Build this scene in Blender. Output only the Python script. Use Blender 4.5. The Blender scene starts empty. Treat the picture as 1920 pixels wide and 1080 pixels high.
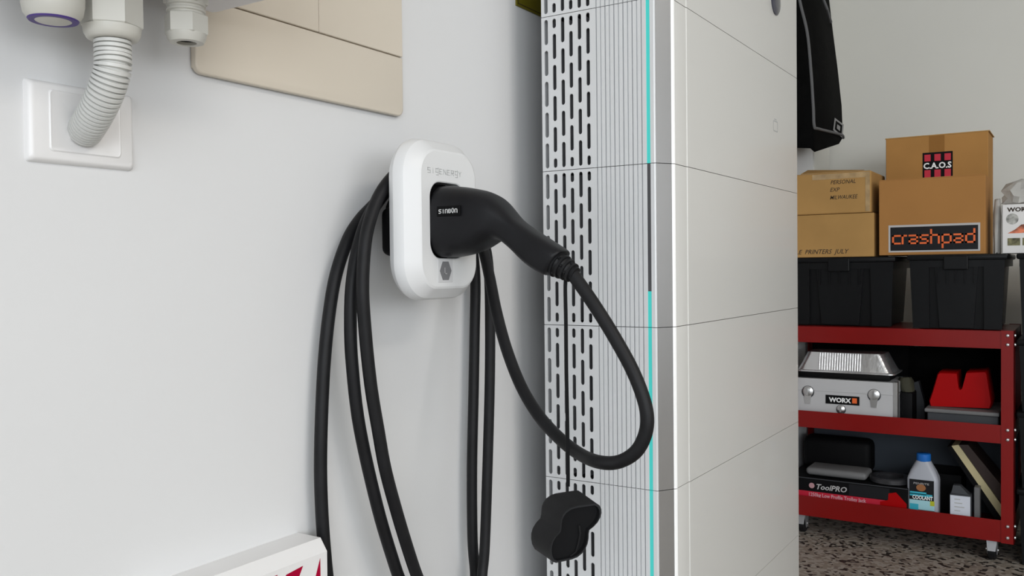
import bpy, bmesh, math, random
from mathutils import Vector, Matrix
random.seed(4)
S = bpy.context.scene
COL = S.collection

# ------------------------------------------------------------------ camera
H = 0.92                                    # lens height above the floor
F = 1670.06                                 # focal length in pixels of a 1920 px wide frame
YAW, PIT, ROL = 0.570375, 0.0209975, -0.0111505
fw = Vector((math.cos(YAW)*math.cos(PIT), math.sin(YAW)*math.cos(PIT), -math.sin(PIT)))
rt0 = Vector((math.sin(YAW), -math.cos(YAW), 0)); up0 = rt0.cross(fw)
rt = rt0*math.cos(ROL) + up0*math.sin(ROL); up = up0*math.cos(ROL) - rt0*math.sin(ROL)
CAM = Vector((0, 0, H))
cd = bpy.data.cameras.new('camera'); cd.sensor_width = 36; cd.lens = F/1920*36
cd.clip_start = 0.02
cam = bpy.data.objects.new('camera', cd); COL.objects.link(cam)
cam.matrix_world = Matrix(((rt.x, up.x, -fw.x, CAM.x), (rt.y, up.y, -fw.y, CAM.y), (rt.z, up.z, -fw.z, CAM.z), (0, 0, 0, 1)))
S.camera = cam

# ------------------------------------------------------------------ light
W = bpy.data.worlds.new('world'); S.world = W; W.use_nodes = True
W.node_tree.nodes['Background'].inputs[0].default_value = (0.86, 0.93, 1.0, 1)
W.node_tree.nodes['Background'].inputs[1].default_value = 1.0
def area(name, loc, target, sx, sy, power, color):
    l = bpy.data.lights.new(name, 'AREA'); l.shape = 'RECTANGLE'; l.size = sx; l.size_y = sy
    l.energy = power; l.color = color
    o = bpy.data.objects.new(name, l); COL.objects.link(o); o.location = loc
    o.rotation_euler = (Vector(target)-Vector(loc)).to_track_quat('-Z', 'Y').to_euler()
    return o
area('garage_door_daylight', (-2.8, -2.4, 1.5), (2, -2.4, 1.45), 3.8, 1.4, 112, (0.90, 0.955, 1.0))
area('side_fill_light', (-0.8, -4.5, 1.6), (-0.8, 0, 1.5), 2.8, 1.5, 58, (0.97, 0.98, 1.0))  # added fill from the right; no window is built in that wall
area('ceiling_panel_light', (0.6, -1.6, 2.47), (0.6, -1.6, 0), 1.2, 0.6, 26, (1.0, 0.93, 0.84))
S.view_settings.view_transform = 'Standard'; S.view_settings.look = 'None'
S.view_settings.exposure = -0.05; S.view_settings.gamma = 1.0; S.view_settings.use_curve_mapping = False

# ------------------------------------------------------------------ placing
def ray(px, py): return fw + rt*((px-960)/F) - up*((py-540)/F)
def on_y(px, py, Y): d = ray(px, py); return CAM + d*(Y/d.y)
def on_x(px, py, X): d = ray(px, py); return CAM + d*(X/d.x)
def on_z(px, py, Z): d = ray(px, py); return CAM + d*((Z-H)/d.z)
def at_d(px, py, t): return CAM + ray(px, py)*t
def span(x0, x1, y0, y1, X):
    """left Y, right Y, bottom Z, top Z of a rectangle seen on the plane at distance X down the garage"""
    xm, ym = (x0+x1)/2, (y0+y1)/2
    return on_x(x0, ym, X).y, on_x(x1, ym, X).y, on_x(xm, y1, X).z, on_x(xm, y0, X).z

# ------------------------------------------------------------------ materials
MATS = {}
def mat(name, col, rough=0.5, metal=0.0, var=0.04, scale=6.0, bump=0.0, bscale=60.0, spec=0.5, emit=None, estr=0.0, alpha=1.0, trans=0.0, coat=0.0):
    if name in MATS: return MATS[name]
    m = bpy.data.materials.new(name); m.use_nodes = True; nt = m.node_tree; b = nt.nodes['Principled BSDF']
    tc = nt.nodes.new('ShaderNodeTexCoord'); n = nt.nodes.new('ShaderNodeTexNoise')
    n.inputs['Scale'].default_value = scale; n.inputs['Detail'].default_value = 3
    nt.links.new(tc.outputs['Object'], n.inputs['Vector'])
    r = nt.nodes.new('ShaderNodeValToRGB')
    r.color_ramp.elements[0].position = 0.3; r.color_ramp.elements[1].position = 0.7
    r.color_ramp.elements[0].color = (*[max(0, c*(1-var)) for c in col], 1)
    r.color_ramp.elements[1].color = (*[min(1, c*(1+var)) for c in col], 1)
    nt.links.new(n.outputs['Fac'], r.inputs['Fac']); nt.links.new(r.outputs['Color'], b.inputs['Base Color'])
    b.inputs['Roughness'].default_value = rough; b.inputs['Metallic'].default_value = metal
    b.inputs['Specular IOR Level'].default_value = spec; b.inputs['Coat Weight'].default_value = coat
    b.inputs['Alpha'].default_value = alpha; b.inputs['Transmission Weight'].default_value = trans
    if emit:
        b.inputs['Emission Color'].default_value = (*emit, 1); b.inputs['Emission Strength'].default_value = estr
    if bump:
        n2 = nt.nodes.new('ShaderNodeTexNoise'); n2.inputs['Scale'].default_value = bscale; n2.inputs['Detail'].default_value = 4
        nt.links.new(tc.outputs['Object'], n2.inputs['Vector'])
        bp = nt.nodes.new('ShaderNodeBump'); bp.inputs['Strength'].default_value = bump; bp.inputs['Distance'].default_value = 0.002
        nt.links.new(n2.outputs['Fac'], bp.inputs['Height']); nt.links.new(bp.outputs['Normal'], b.inputs['Normal'])
    MATS[name] = m
    return m
def srgb(r, g, b): return tuple(((c/255)/12.92 if c/255 <= .04045 else ((c/255+.055)/1.055)**2.4) for c in (r, g, b))

M_wall = mat('white_wall_paint', (0.695, 0.697, 0.70), 0.7, var=0.012, scale=2, bump=0.06, bscale=150, spec=0.25)
M_back = mat('back_wall_paint', (0.70, 0.69, 0.64), 0.8, var=0.02, scale=2, bump=0.05, bscale=90, spec=0.2)
M_ceil = mat('ceiling_paint', (0.85, 0.84, 0.82), 0.9, var=0.01)
M_tower = mat('battery_white_paint', (0.63, 0.625, 0.60), 0.38, var=0.008, scale=3, coat=0.1)
M_side = mat('battery_side_aluminium', (0.69, 0.70, 0.71), 0.36, metal=0.1, var=0.01, scale=3)
M_edge = mat('battery_corner_aluminium', (0.43, 0.43, 0.43), 0.26, metal=0.8, var=0.01)
M_dark = mat('dark_cavity_plastic', (0.012, 0.012, 0.013), 0.6, spec=0.1, var=0.3, scale=40)
M_fin = mat('grey_heat_sink', (0.22, 0.22, 0.23), 0.5, metal=0.3, var=0.15, scale=25)
M_led = mat('teal_light_bar', (0.05, 0.5, 0.46), 0.4, emit=(0.04, 0.42, 0.39), estr=0.36)
M_ledoff = mat('unlit_light_bar', (0.07, 0.07, 0.075), 0.4)
M_charger = mat('charger_white_plastic', (0.71, 0.715, 0.72), 0.36, var=0.008, spec=0.5)
M_rub = mat('black_rubber', (0.009, 0.009, 0.010), 0.5, spec=0.22, var=0.2, scale=30, bump=0.05, bscale=300)
M_conn = mat('connector_black_plastic', (0.009, 0.009, 0.0105), 0.42, spec=0.2, var=0.15, scale=20, bump=0.08, bscale=500)
M_black = mat('flat_black_plastic', (0.003, 0.003, 0.0035), 0.6, spec=0.12, var=0.2)
M_print = mat('white_print', (0.85, 0.85, 0.85), 0.5)
M_gprint = mat('grey_print', (0.42, 0.43, 0.43), 0.5)
M_beige = mat('beige_switchboard_plastic', (0.66, 0.595, 0.50), 0.42, var=0.01)
M_gland = mat('cream_gland_plastic', (0.60, 0.585, 0.53), 0.4, var=0.02)
M_cond = mat('pale_grey_conduit_plastic', (0.60, 0.60, 0.575), 0.4, var=0.02)
M_plate = mat('outlet_white_plastic', (0.78, 0.77, 0.765), 0.35, var=0.008)
M_encl = mat('enclosure_white_metal', (0.78, 0.77, 0.79), 0.45, var=0.01)
M_purple = mat('purple_seal_ring', (0.07, 0.035, 0.22), 0.5)
M_red = mat('red_hazard_print', (0.36, 0.0005, 0.030), 0.6, spec=0.1)
M_yel = mat('yellow_warning_label', (0.15, 0.125, 0.004), 0.5, var=0.05)
M_card = mat('cardboard_brown', (0.40, 0.205, 0.065), 0.85, spec=0.1, var=0.10, scale=5, bump=0.1, bscale=40)
M_card2 = mat('cardboard_tan', (0.42, 0.245, 0.088), 0.85, spec=0.1, var=0.10, scale=5, bump=0.1, bscale=40)
M_card3 = mat('cardboard_plain', (0.38, 0.185, 0.060), 0.85, spec=0.1, var=0.06, scale=4, bump=0.1, bscale=40)
M_tape = mat('brown_packing_tape', (0.27, 0.125, 0.03), 0.6, spec=0.15, var=0.05)
M_clear = mat('clear_packing_tape', (0.42, 0.29, 0.15), 0.15, var=0.2, scale=30, bump=0.5, bscale=40)
M_ink = mat('dark_marker_ink', (0.03, 0.016, 0.008), 0.7)
M_tred = mat('red_trolley_paint', (0.20, 0.0045, 0.004), 0.30, var=0.08, scale=4, spec=0.3)
M_steel = mat('zinc_steel', (0.62, 0.62, 0.62), 0.3, metal=0.9, var=0.05)
M_tub = mat('black_tub_plastic', (0.006, 0.0063, 0.007), 0.42, spec=0.15, var=0.1, bump=0.05)
M_alu = mat('brushed_case_aluminium', (0.60, 0.60, 0.61), 0.42, metal=0.4, var=0.03, scale=4)
M_foil = mat('crinkled_foil', (0.80, 0.80, 0.81), 0.22, metal=0.85, var=0.05, bump=0.6, bscale=45)
M_orange = mat('orange_print', (0.78, 0.13, 0.02), 0.5)
M_char = mat('charcoal_print', (0.012, 0.0125, 0.0145), 0.5, spec=0.15)
M_lgrey = mat('light_grey_print', (0.45, 0.44, 0.44), 0.5)
M_crim = mat('crimson_print', (0.50, 0.006, 0.03), 0.5)
M_redpl = mat('red_moulded_plastic', (0.36, 0.001, 0.002), 0.45, spec=0.12, var=0.06)
M_dgrey = mat('dark_grey_plastic', (0.045, 0.048, 0.054), 0.5, spec=0.25, var=0.1)
M_mgrey = mat('mid_grey_plastic', (0.15, 0.15, 0.152), 0.5, spec=0.3, var=0.08)
M_olive = mat('dark_olive_fabric', (0.035, 0.034, 0.018), 0.8, var=0.3)
M_jug = mat('translucent_grey_jug', (0.37, 0.385, 0.43), 0.35, var=0.04)
M_blue = mat('blue_cap_plastic', (0.01, 0.14, 0.50), 0.4)
M_cyan = mat('cyan_print', (0.04, 0.40, 0.52), 0.4)
M_pcyan = mat('pale_cyan_print', (0.35, 0.62, 0.68), 0.4)
M_ylw = mat('yellow_green_print', (0.45, 0.47, 0.02), 0.4)
M_cream = mat('cream_foam', (0.60, 0.52, 0.30), 0.8, var=0.08)
M_fab = mat('black_bag_fabric', (0.002, 0.002, 0.002), 0.85, spec=0.06, var=0.3, scale=25, bump=0.3, bscale=120)
M_pip = mat('grey_piping', (0.10, 0.10, 0.103), 0.7)
M_paper = mat('white_carton', (0.72, 0.71, 0.70), 0.5, var=0.02)
M_film = mat('crumpled_clear_film', (0.62, 0.61, 0.58), 0.2, var=0.15, scale=14, bump=0.8, bscale=22, alpha=0.62)
M_brown = mat('brown_print', (0.30, 0.12, 0.04), 0.5)
M_moss = mat('mossy_print', (0.16, 0.15, 0.07), 0.6, var=0.7, scale=60)

# epoxy flake floor
M_floor = bpy.data.materials.new('epoxy_flake_floor'); M_floor.use_nodes = True
nt = M_floor.node_tree; bs = nt.nodes['Principled BSDF']
tc = nt.nodes.new('ShaderNodeTexCoord'); vo = nt.nodes.new('ShaderNodeTexVoronoi'); vo.inputs['Scale'].default_value = 85
nt.links.new(tc.outputs['Object'], vo.inputs['Vector'])
rp = nt.nodes.new('ShaderNodeValToRGB'); rp.color_ramp.interpolation = 'CONSTANT'
for i, (p, c) in enumerate(((0, (0.03, 0.027, 0.024)), (0.28, (0.26, 0.225, 0.185)), (0.55, (0.34, 0.31, 0.27)), (0.8, (0.19, 0.16, 0.135)))):
    e = rp.color_ramp.elements[i] if i < 2 else rp.color_ramp.elements.new(p)
    e.position = p; e.color = (*c, 1)
nt.links.new(vo.outputs['Color'], rp.inputs['Fac']); nt.links.new(rp.outputs['Color'], bs.inputs['Base Color'])
bs.inputs['Roughness'].default_value = 0.45

# ------------------------------------------------------------------ mesh building
class MB:
    def __init__(s): s.v = []; s.f = []
    def add(s, verts, faces):
        n = len(s.v); s.v += [Vector(p) for p in verts]; s.f += [tuple(i+n for i in f) for f in faces]; return s
    def box(s, x0, x1, y0, y1, z0, z1):
        x0, x1 = min(x0, x1), max(x0, x1); y0, y1 = min(y0, y1), max(y0, y1); z0, z1 = min(z0, z1), max(z0, z1)
        return s.add([(x0,y0,z0),(x1,y0,z0),(x1,y1,z0),(x0,y1,z0),(x0,y0,z1),(x1,y0,z1),(x1,y1,z1),(x0,y1,z1)],
                     [(3,2,1,0),(4,5,6,7),(0,1,5,4),(1,2,6,5),(2,3,7,6),(3,0,4,7)])
    def rbox(s, x0, x1, y0, y1, z0, z1, r=0.004, seg=2):
        bm = bmesh.new(); t = MB().box(x0, x1, y0, y1, z0, z1)
        vs = [bm.verts.new(p) for p in t.v]
        for f in t.f: bm.faces.new([vs[i] for i in f])
        bmesh.ops.bevel(bm, geom=bm.edges[:], offset=r, segments=seg, profile=0.5, affect='EDGES')
        bm.verts.ensure_lookup_table(); bm.verts.index_update()
        s.add([v.co.copy() for v in bm.verts], [[v.index for v in f.verts] for f in bm.faces]); bm.free(); return s
    def loft(s, rings, cap0=True, cap1=True, closed=True):
        n = len(rings[0]); base = len(s.v); vs = []; fs = []
        for r in rings: vs += r
        for k in range(len(rings)-1):
            for i in range(n if closed else n-1):
                j = (i+1) % n
                fs.append((k*n+i, k*n+j, (k+1)*n+j, (k+1)*n+i))
        if cap0: fs.append(tuple(reversed(range(n))))
        if cap1: fs.append(tuple((len(rings)-1)*n+i for i in range(n)))
        return s.add(vs, fs)
    def tube(s, pts, rad, seg=12, cap=True):
        pts = [Vector(p) for p in pts]; n = len(pts); rings = []
        rads = rad if isinstance(rad, (list, tuple)) else [rad]*n
        prev = None
        for i, p in enumerate(pts):
            t = (pts[min(i+1, n-1)]-pts[max(i-1, 0)]).normalized()
            if prev is None:
                a = Vector((0, 0, 1)) if abs(t.z) < .9 else Vector((1, 0, 0))
                u = t.cross(a).normalized()
            else: u = (prev - t*prev.dot(t)).normalized()
            prev = u; w = t.cross(u)
            rings.append([p + (u*math.cos(2*math.pi*k/seg) + w*math.sin(2*math.pi*k/seg))*rads[i] for k in range(seg)])
        return s.loft(rings, cap, cap)
    def prism(s, poly, vec):
        vec = Vector(vec); return s.loft([[Vector(p) for p in poly], [Vector(p)+vec for p in poly]])
    def lathe(s, c, axis, prof, seg=24, cap0=True, cap1=True):
        c = Vector(c); ax = Vector(axis).normalized()
        a = Vector((0, 0, 1)) if abs(ax.z) < .9 else Vector((1, 0, 0))
        u = ax.cross(a).normalized(); w = ax.cross(u)
        return s.loft([[c + ax*h + (u*math.cos(2*math.pi*k/seg)+w*math.sin(2*math.pi*k/seg))*r for k in range(seg)] for r, h in prof], cap0, cap1)
    def hexa(s, c, r, z0, z1, rot=0.0, ch=0.0):
        def ring(rr, z): return [Vector((c[0]+rr*math.cos(rot+math.pi/3*k), c[1]+rr*math.sin(rot+math.pi/3*k), z)) for k in range(6)]
        rs = [ring(r-ch, z0), ring(r, z0+ch), ring(r, z1-ch), ring(r-ch, z1)] if ch else [ring(r, z0), ring(r, z1)]
        return s.loft(rs)

WL = {}
def link(name, mb, m, parent=None, smooth=None, origin=None, kind=None):
    if parent is not None: o0 = WL[parent]
    elif origin is not None: o0 = Vector(origin)
    else:
        xs = [v.x for v in mb.v]; ys = [v.y for v in mb.v]; zs = [v.z for v in mb.v]
        o0 = Vector(((min(xs)+max(xs))/2, (min(ys)+max(ys))/2, min(zs)))
    me = bpy.data.meshes.new(name); me.from_pydata([v-o0 for v in mb.v], [], mb.f); me.update()
    bm = bmesh.new(); bm.from_mesh(me); bmesh.ops.recalc_face_normals(bm, faces=bm.faces[:]); bm.to_mesh(me); bm.free()
    if smooth is not None:
        for p in me.polygons: p.use_smooth = True
        me.set_sharp_from_angle(angle=math.radians(smooth))
    me.materials.append(m)
    o = bpy.data.objects.new(name, me); COL.objects.link(o)
    if parent is not None: o.parent = parent
    else: o.location = o0
    WL[o] = o0
    if kind: o['kind'] = kind
    return o
def thing(name, loc, label, cat, group=None):
    o = bpy.data.objects.new(name, None); COL.objects.link(o); o.location = loc; o.empty_display_size = 0.05
    WL[o] = Vector(loc); tag(o, label, cat, group); return o
def tag(o, label, cat, group=None):
    o['label'] = label; o['category'] = cat
    if group: o['group'] = group
    return o
def struct(name, mb, m):
    o = link(name, mb, m); o['kind'] = 'structure'; return o

def text_mb(txt, org, right, upv, size, width=None, depth=0.0006, bold=0.0, shear=0.0):
    """lettering as thin solid letters; org is the lower left corner, width stretches it to fit"""
    cu = bpy.data.curves.new('lettering', 'FONT'); cu.body = txt; cu.size = 1.0; cu.extrude = 0.0; cu.offset = bold; cu.shear = shear
    cu.resolution_u = 2
    ob = bpy.data.objects.new('lettering_source', cu); COL.objects.link(ob)
    me = bpy.data.meshes.new_from_object(ob)
    xs = [v.co.x for v in me.vertices]; x0, x1 = min(xs), max(xs)
    ys = [v.co.y for v in me.vertices]; hgt = max(v.co.y for v in me.vertices)
    right = Vector(right).normalized(); upv = Vector(upv).normalized(); nrm = right.cross(upv)
    sy = size/hgt; sx = sy if width is None else width/(x1-x0)
    P = [Vector(org) + right*((v.co.x-x0)*sx) + upv*(v.co.y*sy) + nrm*depth for v in me.vertices]
    mb = MB().add(P, [tuple(p.vertices) for p in me.polygons])
    bpy.data.objects.remove(ob); bpy.data.curves.remove(cu); bpy.data.meshes.remove(me)
    return mb
def stroke_mb(lines, org, right, upv, sx, sy, w, depth=0.0006):
    """blocky lettering from straight strokes of width w"""
    mb = MB(); right = Vector(right).normalized(); upv = Vector(upv).normalized(); nrm = right.cross(upv)
    for ln in lines:
        for a, b in zip(ln, ln[1:]):
            A = Vector((a[0]*sx, a[1]*sy)); B = Vector((b[0]*sx, b[1]*sy)); d = (B-A)
            if d.length < 1e-9: continue
            d.normalize(); n = Vector((-d.y, d.x))*w/2; e = d*w/2
            q = [A-e-n, B+e-n, B+e+n, A-e+n]
            P = [Vector(org)+right*p.x+upv*p.y for p in q]
            mb.add([p for p in P]+[p+nrm*depth for p in P], [(4,5,6,7),(0,1,5,4),(1,2,6,5),(2,3,7,6),(3,0,4,7)])
    return mb
def rrect(cx, cz, hx, hz, r, n=8):
    out = []
    for sx, sz, a0 in ((1, 1, 0), (-1, 1, 90), (-1, -1, 180), (1, -1, 270)):
        for k in range(n+1):
            a = math.radians(a0+90*k/n)
            out.append((cx+sx*(hx-r)+r*math.cos(a), cz+sz*(hz-r)+r*math.sin(a)))
    return out
def spline(pts, n=10):
    pts = [Vector(p) for p in pts]; P = [pts[0]*2-pts[1]]+pts+[pts[-1]*2-pts[-2]]; out = []
    for i in range(1, len(P)-2):
        for k in range(n):
            t = k/n; a, b, c, d = P[i-1], P[i], P[i+1], P[i+2]
            out.append(0.5*((2*b)+(c-a)*t+(2*a-5*b+4*c-d)*t*t+(3*b-3*c+d-a)*t**3))
    out.append(P[-2]); return out
NX = (0, -1, 0); UZ = (0, 0, 1); PX = (1, 0, 0)      # reading direction on faces towards the door / on the left wall

# ================================================================== the setting
YW = 0.88; K = YW/0.86; XB = 3.79; XD = -2.9; YR = -4.6; ZC = 2.55
struct('wall_left', MB().box(XD, XB+0.1, YW, YW+0.1, 0, ZC), M_wall)
struct('wall_back', MB().box(XB, XB+0.1, YR, YW, 0, ZC), M_back)
struct('wall_right', MB().box(XD, XB+0.1, YR-0.1, YR, 0, ZC), M_wall)
struct('floor', MB().box(XD-2.5, XB+0.1, YR-0.1, YW+0.1, -0.1, 0), M_floor)
struct('ceiling', MB().box(XD, XB+0.1, YR-0.1, YW+0.1, ZC, ZC+0.1), M_ceil)
struct('trim_1', MB().box(on_y(1527, 300, YW-0.006).x, XB-0.012, YW-0.006, YW, 0, ZC), M_back)

# ================================================================== battery tower
XS, XE, YRR, YSF, XC, YC = 1.3577, 2.1430, 0.8036, 0.5893, 1.3897, 0.5697
MH = 0.27; GAP = 0.0011
def side_y(px, py=310): return on_x(px, py, XS).y
tower = thing('battery_tower', ((XS+XE)/2, (YRR+YC)/2, 0), 'tall white stacked battery tower with slotted side and teal light bar, standing against the wall', 'battery')
def local(mb, z0, h):
    return mb
PROTO = {}
yv = side_y(1111.5)                                  # end of the slotted zone
def vent_mesh():
    cu = bpy.data.curves.new('vent', 'CURVE'); cu.dimensions = '2D'; cu.fill_mode = 'BOTH'; cu.extrude = 0.0011
    def poly(pts):
        sp = cu.splines.new('POLY'); sp.points.add(len(pts)-1); sp.use_cyclic_u = True
        for p, q in zip(sp.points, pts): p.co = (q[0], q[1], 0, 1)
    hh = MH-GAP
    poly([(0, 0), (YRR-yv, 0), (YRR-yv, hh), (0, hh)])
    def slot(c, a, b, w):
        r = w/2; P = []
        for k in range(7): t = math.pi*k/6; P.append((c+r*math.cos(t), b-r+r*math.sin(t)))
        for k in range(7): t = math.pi+math.pi*k/6; P.append((c+r*math.cos(t), a+r+r*math.sin(t)))
        poly(P)
    for i, px in enumerate((1026.3, 1041.4, 1057.1, 1072.5, 1088.5, 1104.3)):
        c = YRR-side_y(px); w = abs(side_y(px-3.5)-side_y(px+3.5))
        if i % 2 == 0:
            for k in range(5): slot(c, 0.0047+0.054*k, 0.0047+0.054*k+0.0438, w)
        else:
            slot(c, 0.0047, 0.0212, w); slot(c, hh-0.0212, hh-0.0047, w)
            for k in range(1, 5): slot(c, 0.054*k-0.0219, 0.054*k+0.0219, w)
    ob = bpy.data.objects.new('vent', cu); COL.objects.link(ob); me = bpy.data.meshes.new_from_object(ob)
    mb = MB().add([Vector((XS+0.0011+v.co.z, YRR-v.co.x, v.co.y)) for v in me.vertices], [tuple(p.vertices) for p in me.polygons])
    bpy.data.objects.remove(ob); return mb
hh = MH-GAP
# ribbed strip with light channel: an outline in plan, pushed up the height of a module
ribs = []
edges = [1111.5]
c = 1119.0
plan = [(XS, yv)]
pxs = [1120.0, 1128.0, 1136.5, 1144.5, 1153.0, 1161.5, 1170.0, 1178.5, 1187.0, 1195.5, 1204.0]
for k, p in enumerate(pxs):
    y = side_y(p); dp = 0.0045 if k % 2 == 0 else 0.0028
    plan += [(XS, y+0.0011), (XS+dp, y+0.0004), (XS+dp, y-0.0004), (XS, y-0.0011)]
yl0, yl1 = side_y(1213.0), side_y(1219.8)
plan += [(XS, yl0), (XS+0.005, yl0), (XS+0.005, yl1), (XS, yl1), (XS, YSF+0.0022), (XS+0.0006, YSF+0.0008), (XS+0.0022, YSF),
         (XS+0.012, YSF), (XS+0.012, yv)]
def up_prism(poly, z0, z1): return MB().prism([Vector((p[0], p[1], z0)) for p in poly], (0, 0, z1-z0))
dx, dy = XC-XS, YC-YSF
def chamf(t, off=0.0): return (XS+dx*t+off*0.53, YSF+dy*t+off*0.85)
corner_poly = [(XS+0.0022, YSF-0.0003), chamf(0.84), (XC+0.004, YSF+0.002), (XS+0.006, YSF+0.002)]
# front shell: rounded at both vertical edges, shallow step beside the left edge
xg = on_y(1288, 300, YC).x
highlight_poly = [chamf(0.85), chamf(0.87, -0.0008), (XC-0.0004, YC-0.0012), (XC+0.0016, YC-0.0012), (XC+0.0026, YC-0.0002), (XC+0.0026, YC+0.003), (XC-0.001, YC+0.004)]
fr = [(XC+0.0031, YC+0.0006), (XC+0.0045, YC), (xg-0.0012, YC), (xg, YC-0.0012), (XE-0.006, YC-0.0012), (XE-0.002, YC-0.0002), (XE, YC+0.003),
      (XE, YRR), (XE-0.004, YRR), (XE-0.004, YC+0.006), (XC+0.0031, YC+0.006)]
vent_me = None
def make_module(z0, proto=None, lit=(0, 1.0), emblem=None):
    """a module is a part of the tower; its panels are sub-parts"""
    if proto is None:
        mod = link('battery_module', MB().box(XS+0.03, XE-0.006, YC+0.008, YRR-0.012, 0.0, hh), M_dark, tower)
        link('vent_plate', vent_mesh(), M_side, mod)
        for k in range(7):
            y = YRR-0.017-k*0.0165
            link('heat_sink_fin', MB().box(XS+0.010, XS+0.0295, y-0.001, y+0.001, 0.008, hh-0.008), M_fin, mod)
        link('rear_flange', MB().box(XS+0.0022, XS+0.02, YRR-0.0025, YRR, 0, hh), M_side, mod)
        link('ribbed_panel', up_prism(plan, 0, hh), M_side, mod)
        link('corner_strip', up_prism(corner_poly, 0, hh), M_edge, mod)
        link('edge_trim', up_prism(highlight_poly, 0, hh), mat('bright_edge_trim', (0.93, 0.93, 0.92), 0.3, var=0.005), mod, smooth=50)  # corner highlight put into the colour: a strip whiter than the panels
        link('front_panel', up_prism(fr, 0, hh), M_tower, mod, smooth=35)
    else:
        mod = proto.copy(); COL.objects.link(mod); mod.parent = tower; WL[mod] = WL[proto]
        for ch in proto.children:
            if ch.name.startswith('light'): continue
            c = ch.copy(); COL.objects.link(c); c.parent = mod; WL[c] = WL[ch]
    mod.location = (0, 0, z0)
    a, b = lit
    if b-a > 0: link('light_bar', MB().box(XS+0.0004, XS+0.0049, yl0, yl1, a*hh, b*hh), M_led, mod)
    if a > 0: link('light_bar_unlit', MB().box(XS+0.0022, XS+0.0049, yl0, yl1, 0 if b < 1 and a > b else 0, a*hh), M_ledoff, mod)
    if b < 1: link('light_bar_unlit', MB().box(XS+0.0010, XS+0.0049, yl0, yl1, b*hh, hh), M_ledoff, mod)
    return mod
ZT = H+0.4420
m0 = make_module(ZT-MH)
m1 = make_module(ZT-2*MH, m0, lit=(0, 0.22))
m2 = make_module(ZT-3*MH, m0)
m3 = make_module(ZT-4*MH, m0)
m4 = make_module(ZT-5*MH, m0)
m5 = make_module(ZT, m0); m5.name = 'inverter_module'
link('base', MB().rbox(XS+0.012, XE-0.012, YC+0.015, YRR-0.01, 0, ZT-5*MH, 0.004), M_dgrey, tower)
link('top_cover', MB().rbox(XS+0.001, XE-0.001, YC+0.001, YRR-0.001, ZT+MH, ZT+MH+0.012, 0.004, 2), M_tower, tower)
# emblem on the inverter front and icon on the module below
p = on_y(1453.5, 2, YC-0.0012); mb = MB().lathe((p.x, YC-0.0012, p.z), (0, -1, 0), [(0.031, 0), (0.031, 0.002), (0.028, 0.004), (0.015, 0.0055), (0.002, 0.006)], 32)
m5e = link('round_emblem', mb, mat('dark_glass_emblem', (0.05, 0.05, 0.07), 0.15, var=0.2), tower, smooth=40); m5e['label'] = 'dark glossy round emblem'
p = on_y(1454, 237, YC-0.0012)
ic = MB()
o_ = rrect(p.x, p.z, 0.017, 0.012, 0.005); i_ = rrect(p.x, p.z, 0.0145, 0.0095, 0.0035)
ic.loft([[Vector((a, YC-0.0014, b)) for a, b in o_], [Vector((a, YC-0.0014, b)) for a, b in i_]], False, False)
ic.box(p.x-0.008, p.x+0.008, YC-0.0014, YC-0.0010, p.z+0.014, p.z+0.016)
link('printed_icon', ic, M_gprint, tower)

# ================================================================== wall charger
YF, YB = 0.735*K, 0.765*K
x0c, x1c = on_y(743, 420, 0.760*K).x, on_y(888.5, 420, 0.752*K).x
cxc = (x0c+x1c)/2; hxc = (x1c-x0c)/2
zt, zb = on_y(815, 262, 0.75*K).z, on_y(815, 562.5, 0.75*K).z
czc = (zt+zb)/2; hzc = (zt-zb)/2
charger = thing('wall_charger', (cxc, YW, zb), 'white rounded wall charger dock holding a black plug', 'charger')
hole = (on_y(807.5, 420, YF).x, on_y(872, 420, YF).x, on_y(840, 484.5, YF).z, on_y(840, 343.5, YF).z)
hcx, hcz, hhx, hhz = (hole[0]+hole[1])/2, (hole[2]+hole[3])/2, (hole[1]-hole[0])/2, (hole[3]-hole[2])/2
def ringY(cx, cz, hx, hz, r, Y): return [Vector((a, Y, b)) for a, b in rrect(cx, cz, hx, hz, r, 10)]
R0 = 0.052
rings = [ringY(cxc, czc, hxc-0.004, hzc-0.004, R0, YB+0.010), ringY(cxc, czc, hxc-0.001, hzc-0.001, R0, YB+0.004), ringY(cxc, czc, hxc, hzc, R0, YB),
         ringY(cxc, czc, hxc-0.001, hzc-0.001, R0-0.001, YF+0.022), ringY(cxc, czc, hxc-0.004, hzc-0.003, R0-0.003, YF+0.016), ringY(cxc+0.001, czc, hxc-0.019, hzc-0.016, R0-0.016, YF+0.0015),
         ringY(cxc+0.001, czc, hxc-0.022, hzc-0.019, R0-0.018, YF), ringY(hcx, hcz, hhx+0.0015, hhz+0.0015, 0.0235, YF), ringY(hcx, hcz, hhx, hhz, 0.022, YF+0.001), ringY(hcx, hcz, hhx, hhz, 0.022, YF+0.022)]
link('body', MB().loft(rings, True, False), M_charger, charger, smooth=20)
link('socket_floor', MB().loft([ringY(hcx, hcz, hhx, hhz, 0.022, YF+0.0215), ringY(hcx, hcz, hhx, hhz, 0.022, YF+0.024)]), M_black, charger)
hk = link('cable_hook', MB().lathe((cxc+0.045, YB+0.0105, czc+0.012), (0, 1, 0), [(0.036, 0), (0.034, 0.02), (0.032, YW-YB-0.02), (0.034, YW-YB-0.0105)], 28), M_black, charger, smooth=40)
pk = on_y(745, 455, 0.79*K)
link('hook_tab', MB().rbox(pk.x-0.017, pk.x+0.03, YB+0.0105, YB+0.045, pk.z-0.019, pk.z+0.050, 0.012, 4), M_black, charger, smooth=40)
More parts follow.
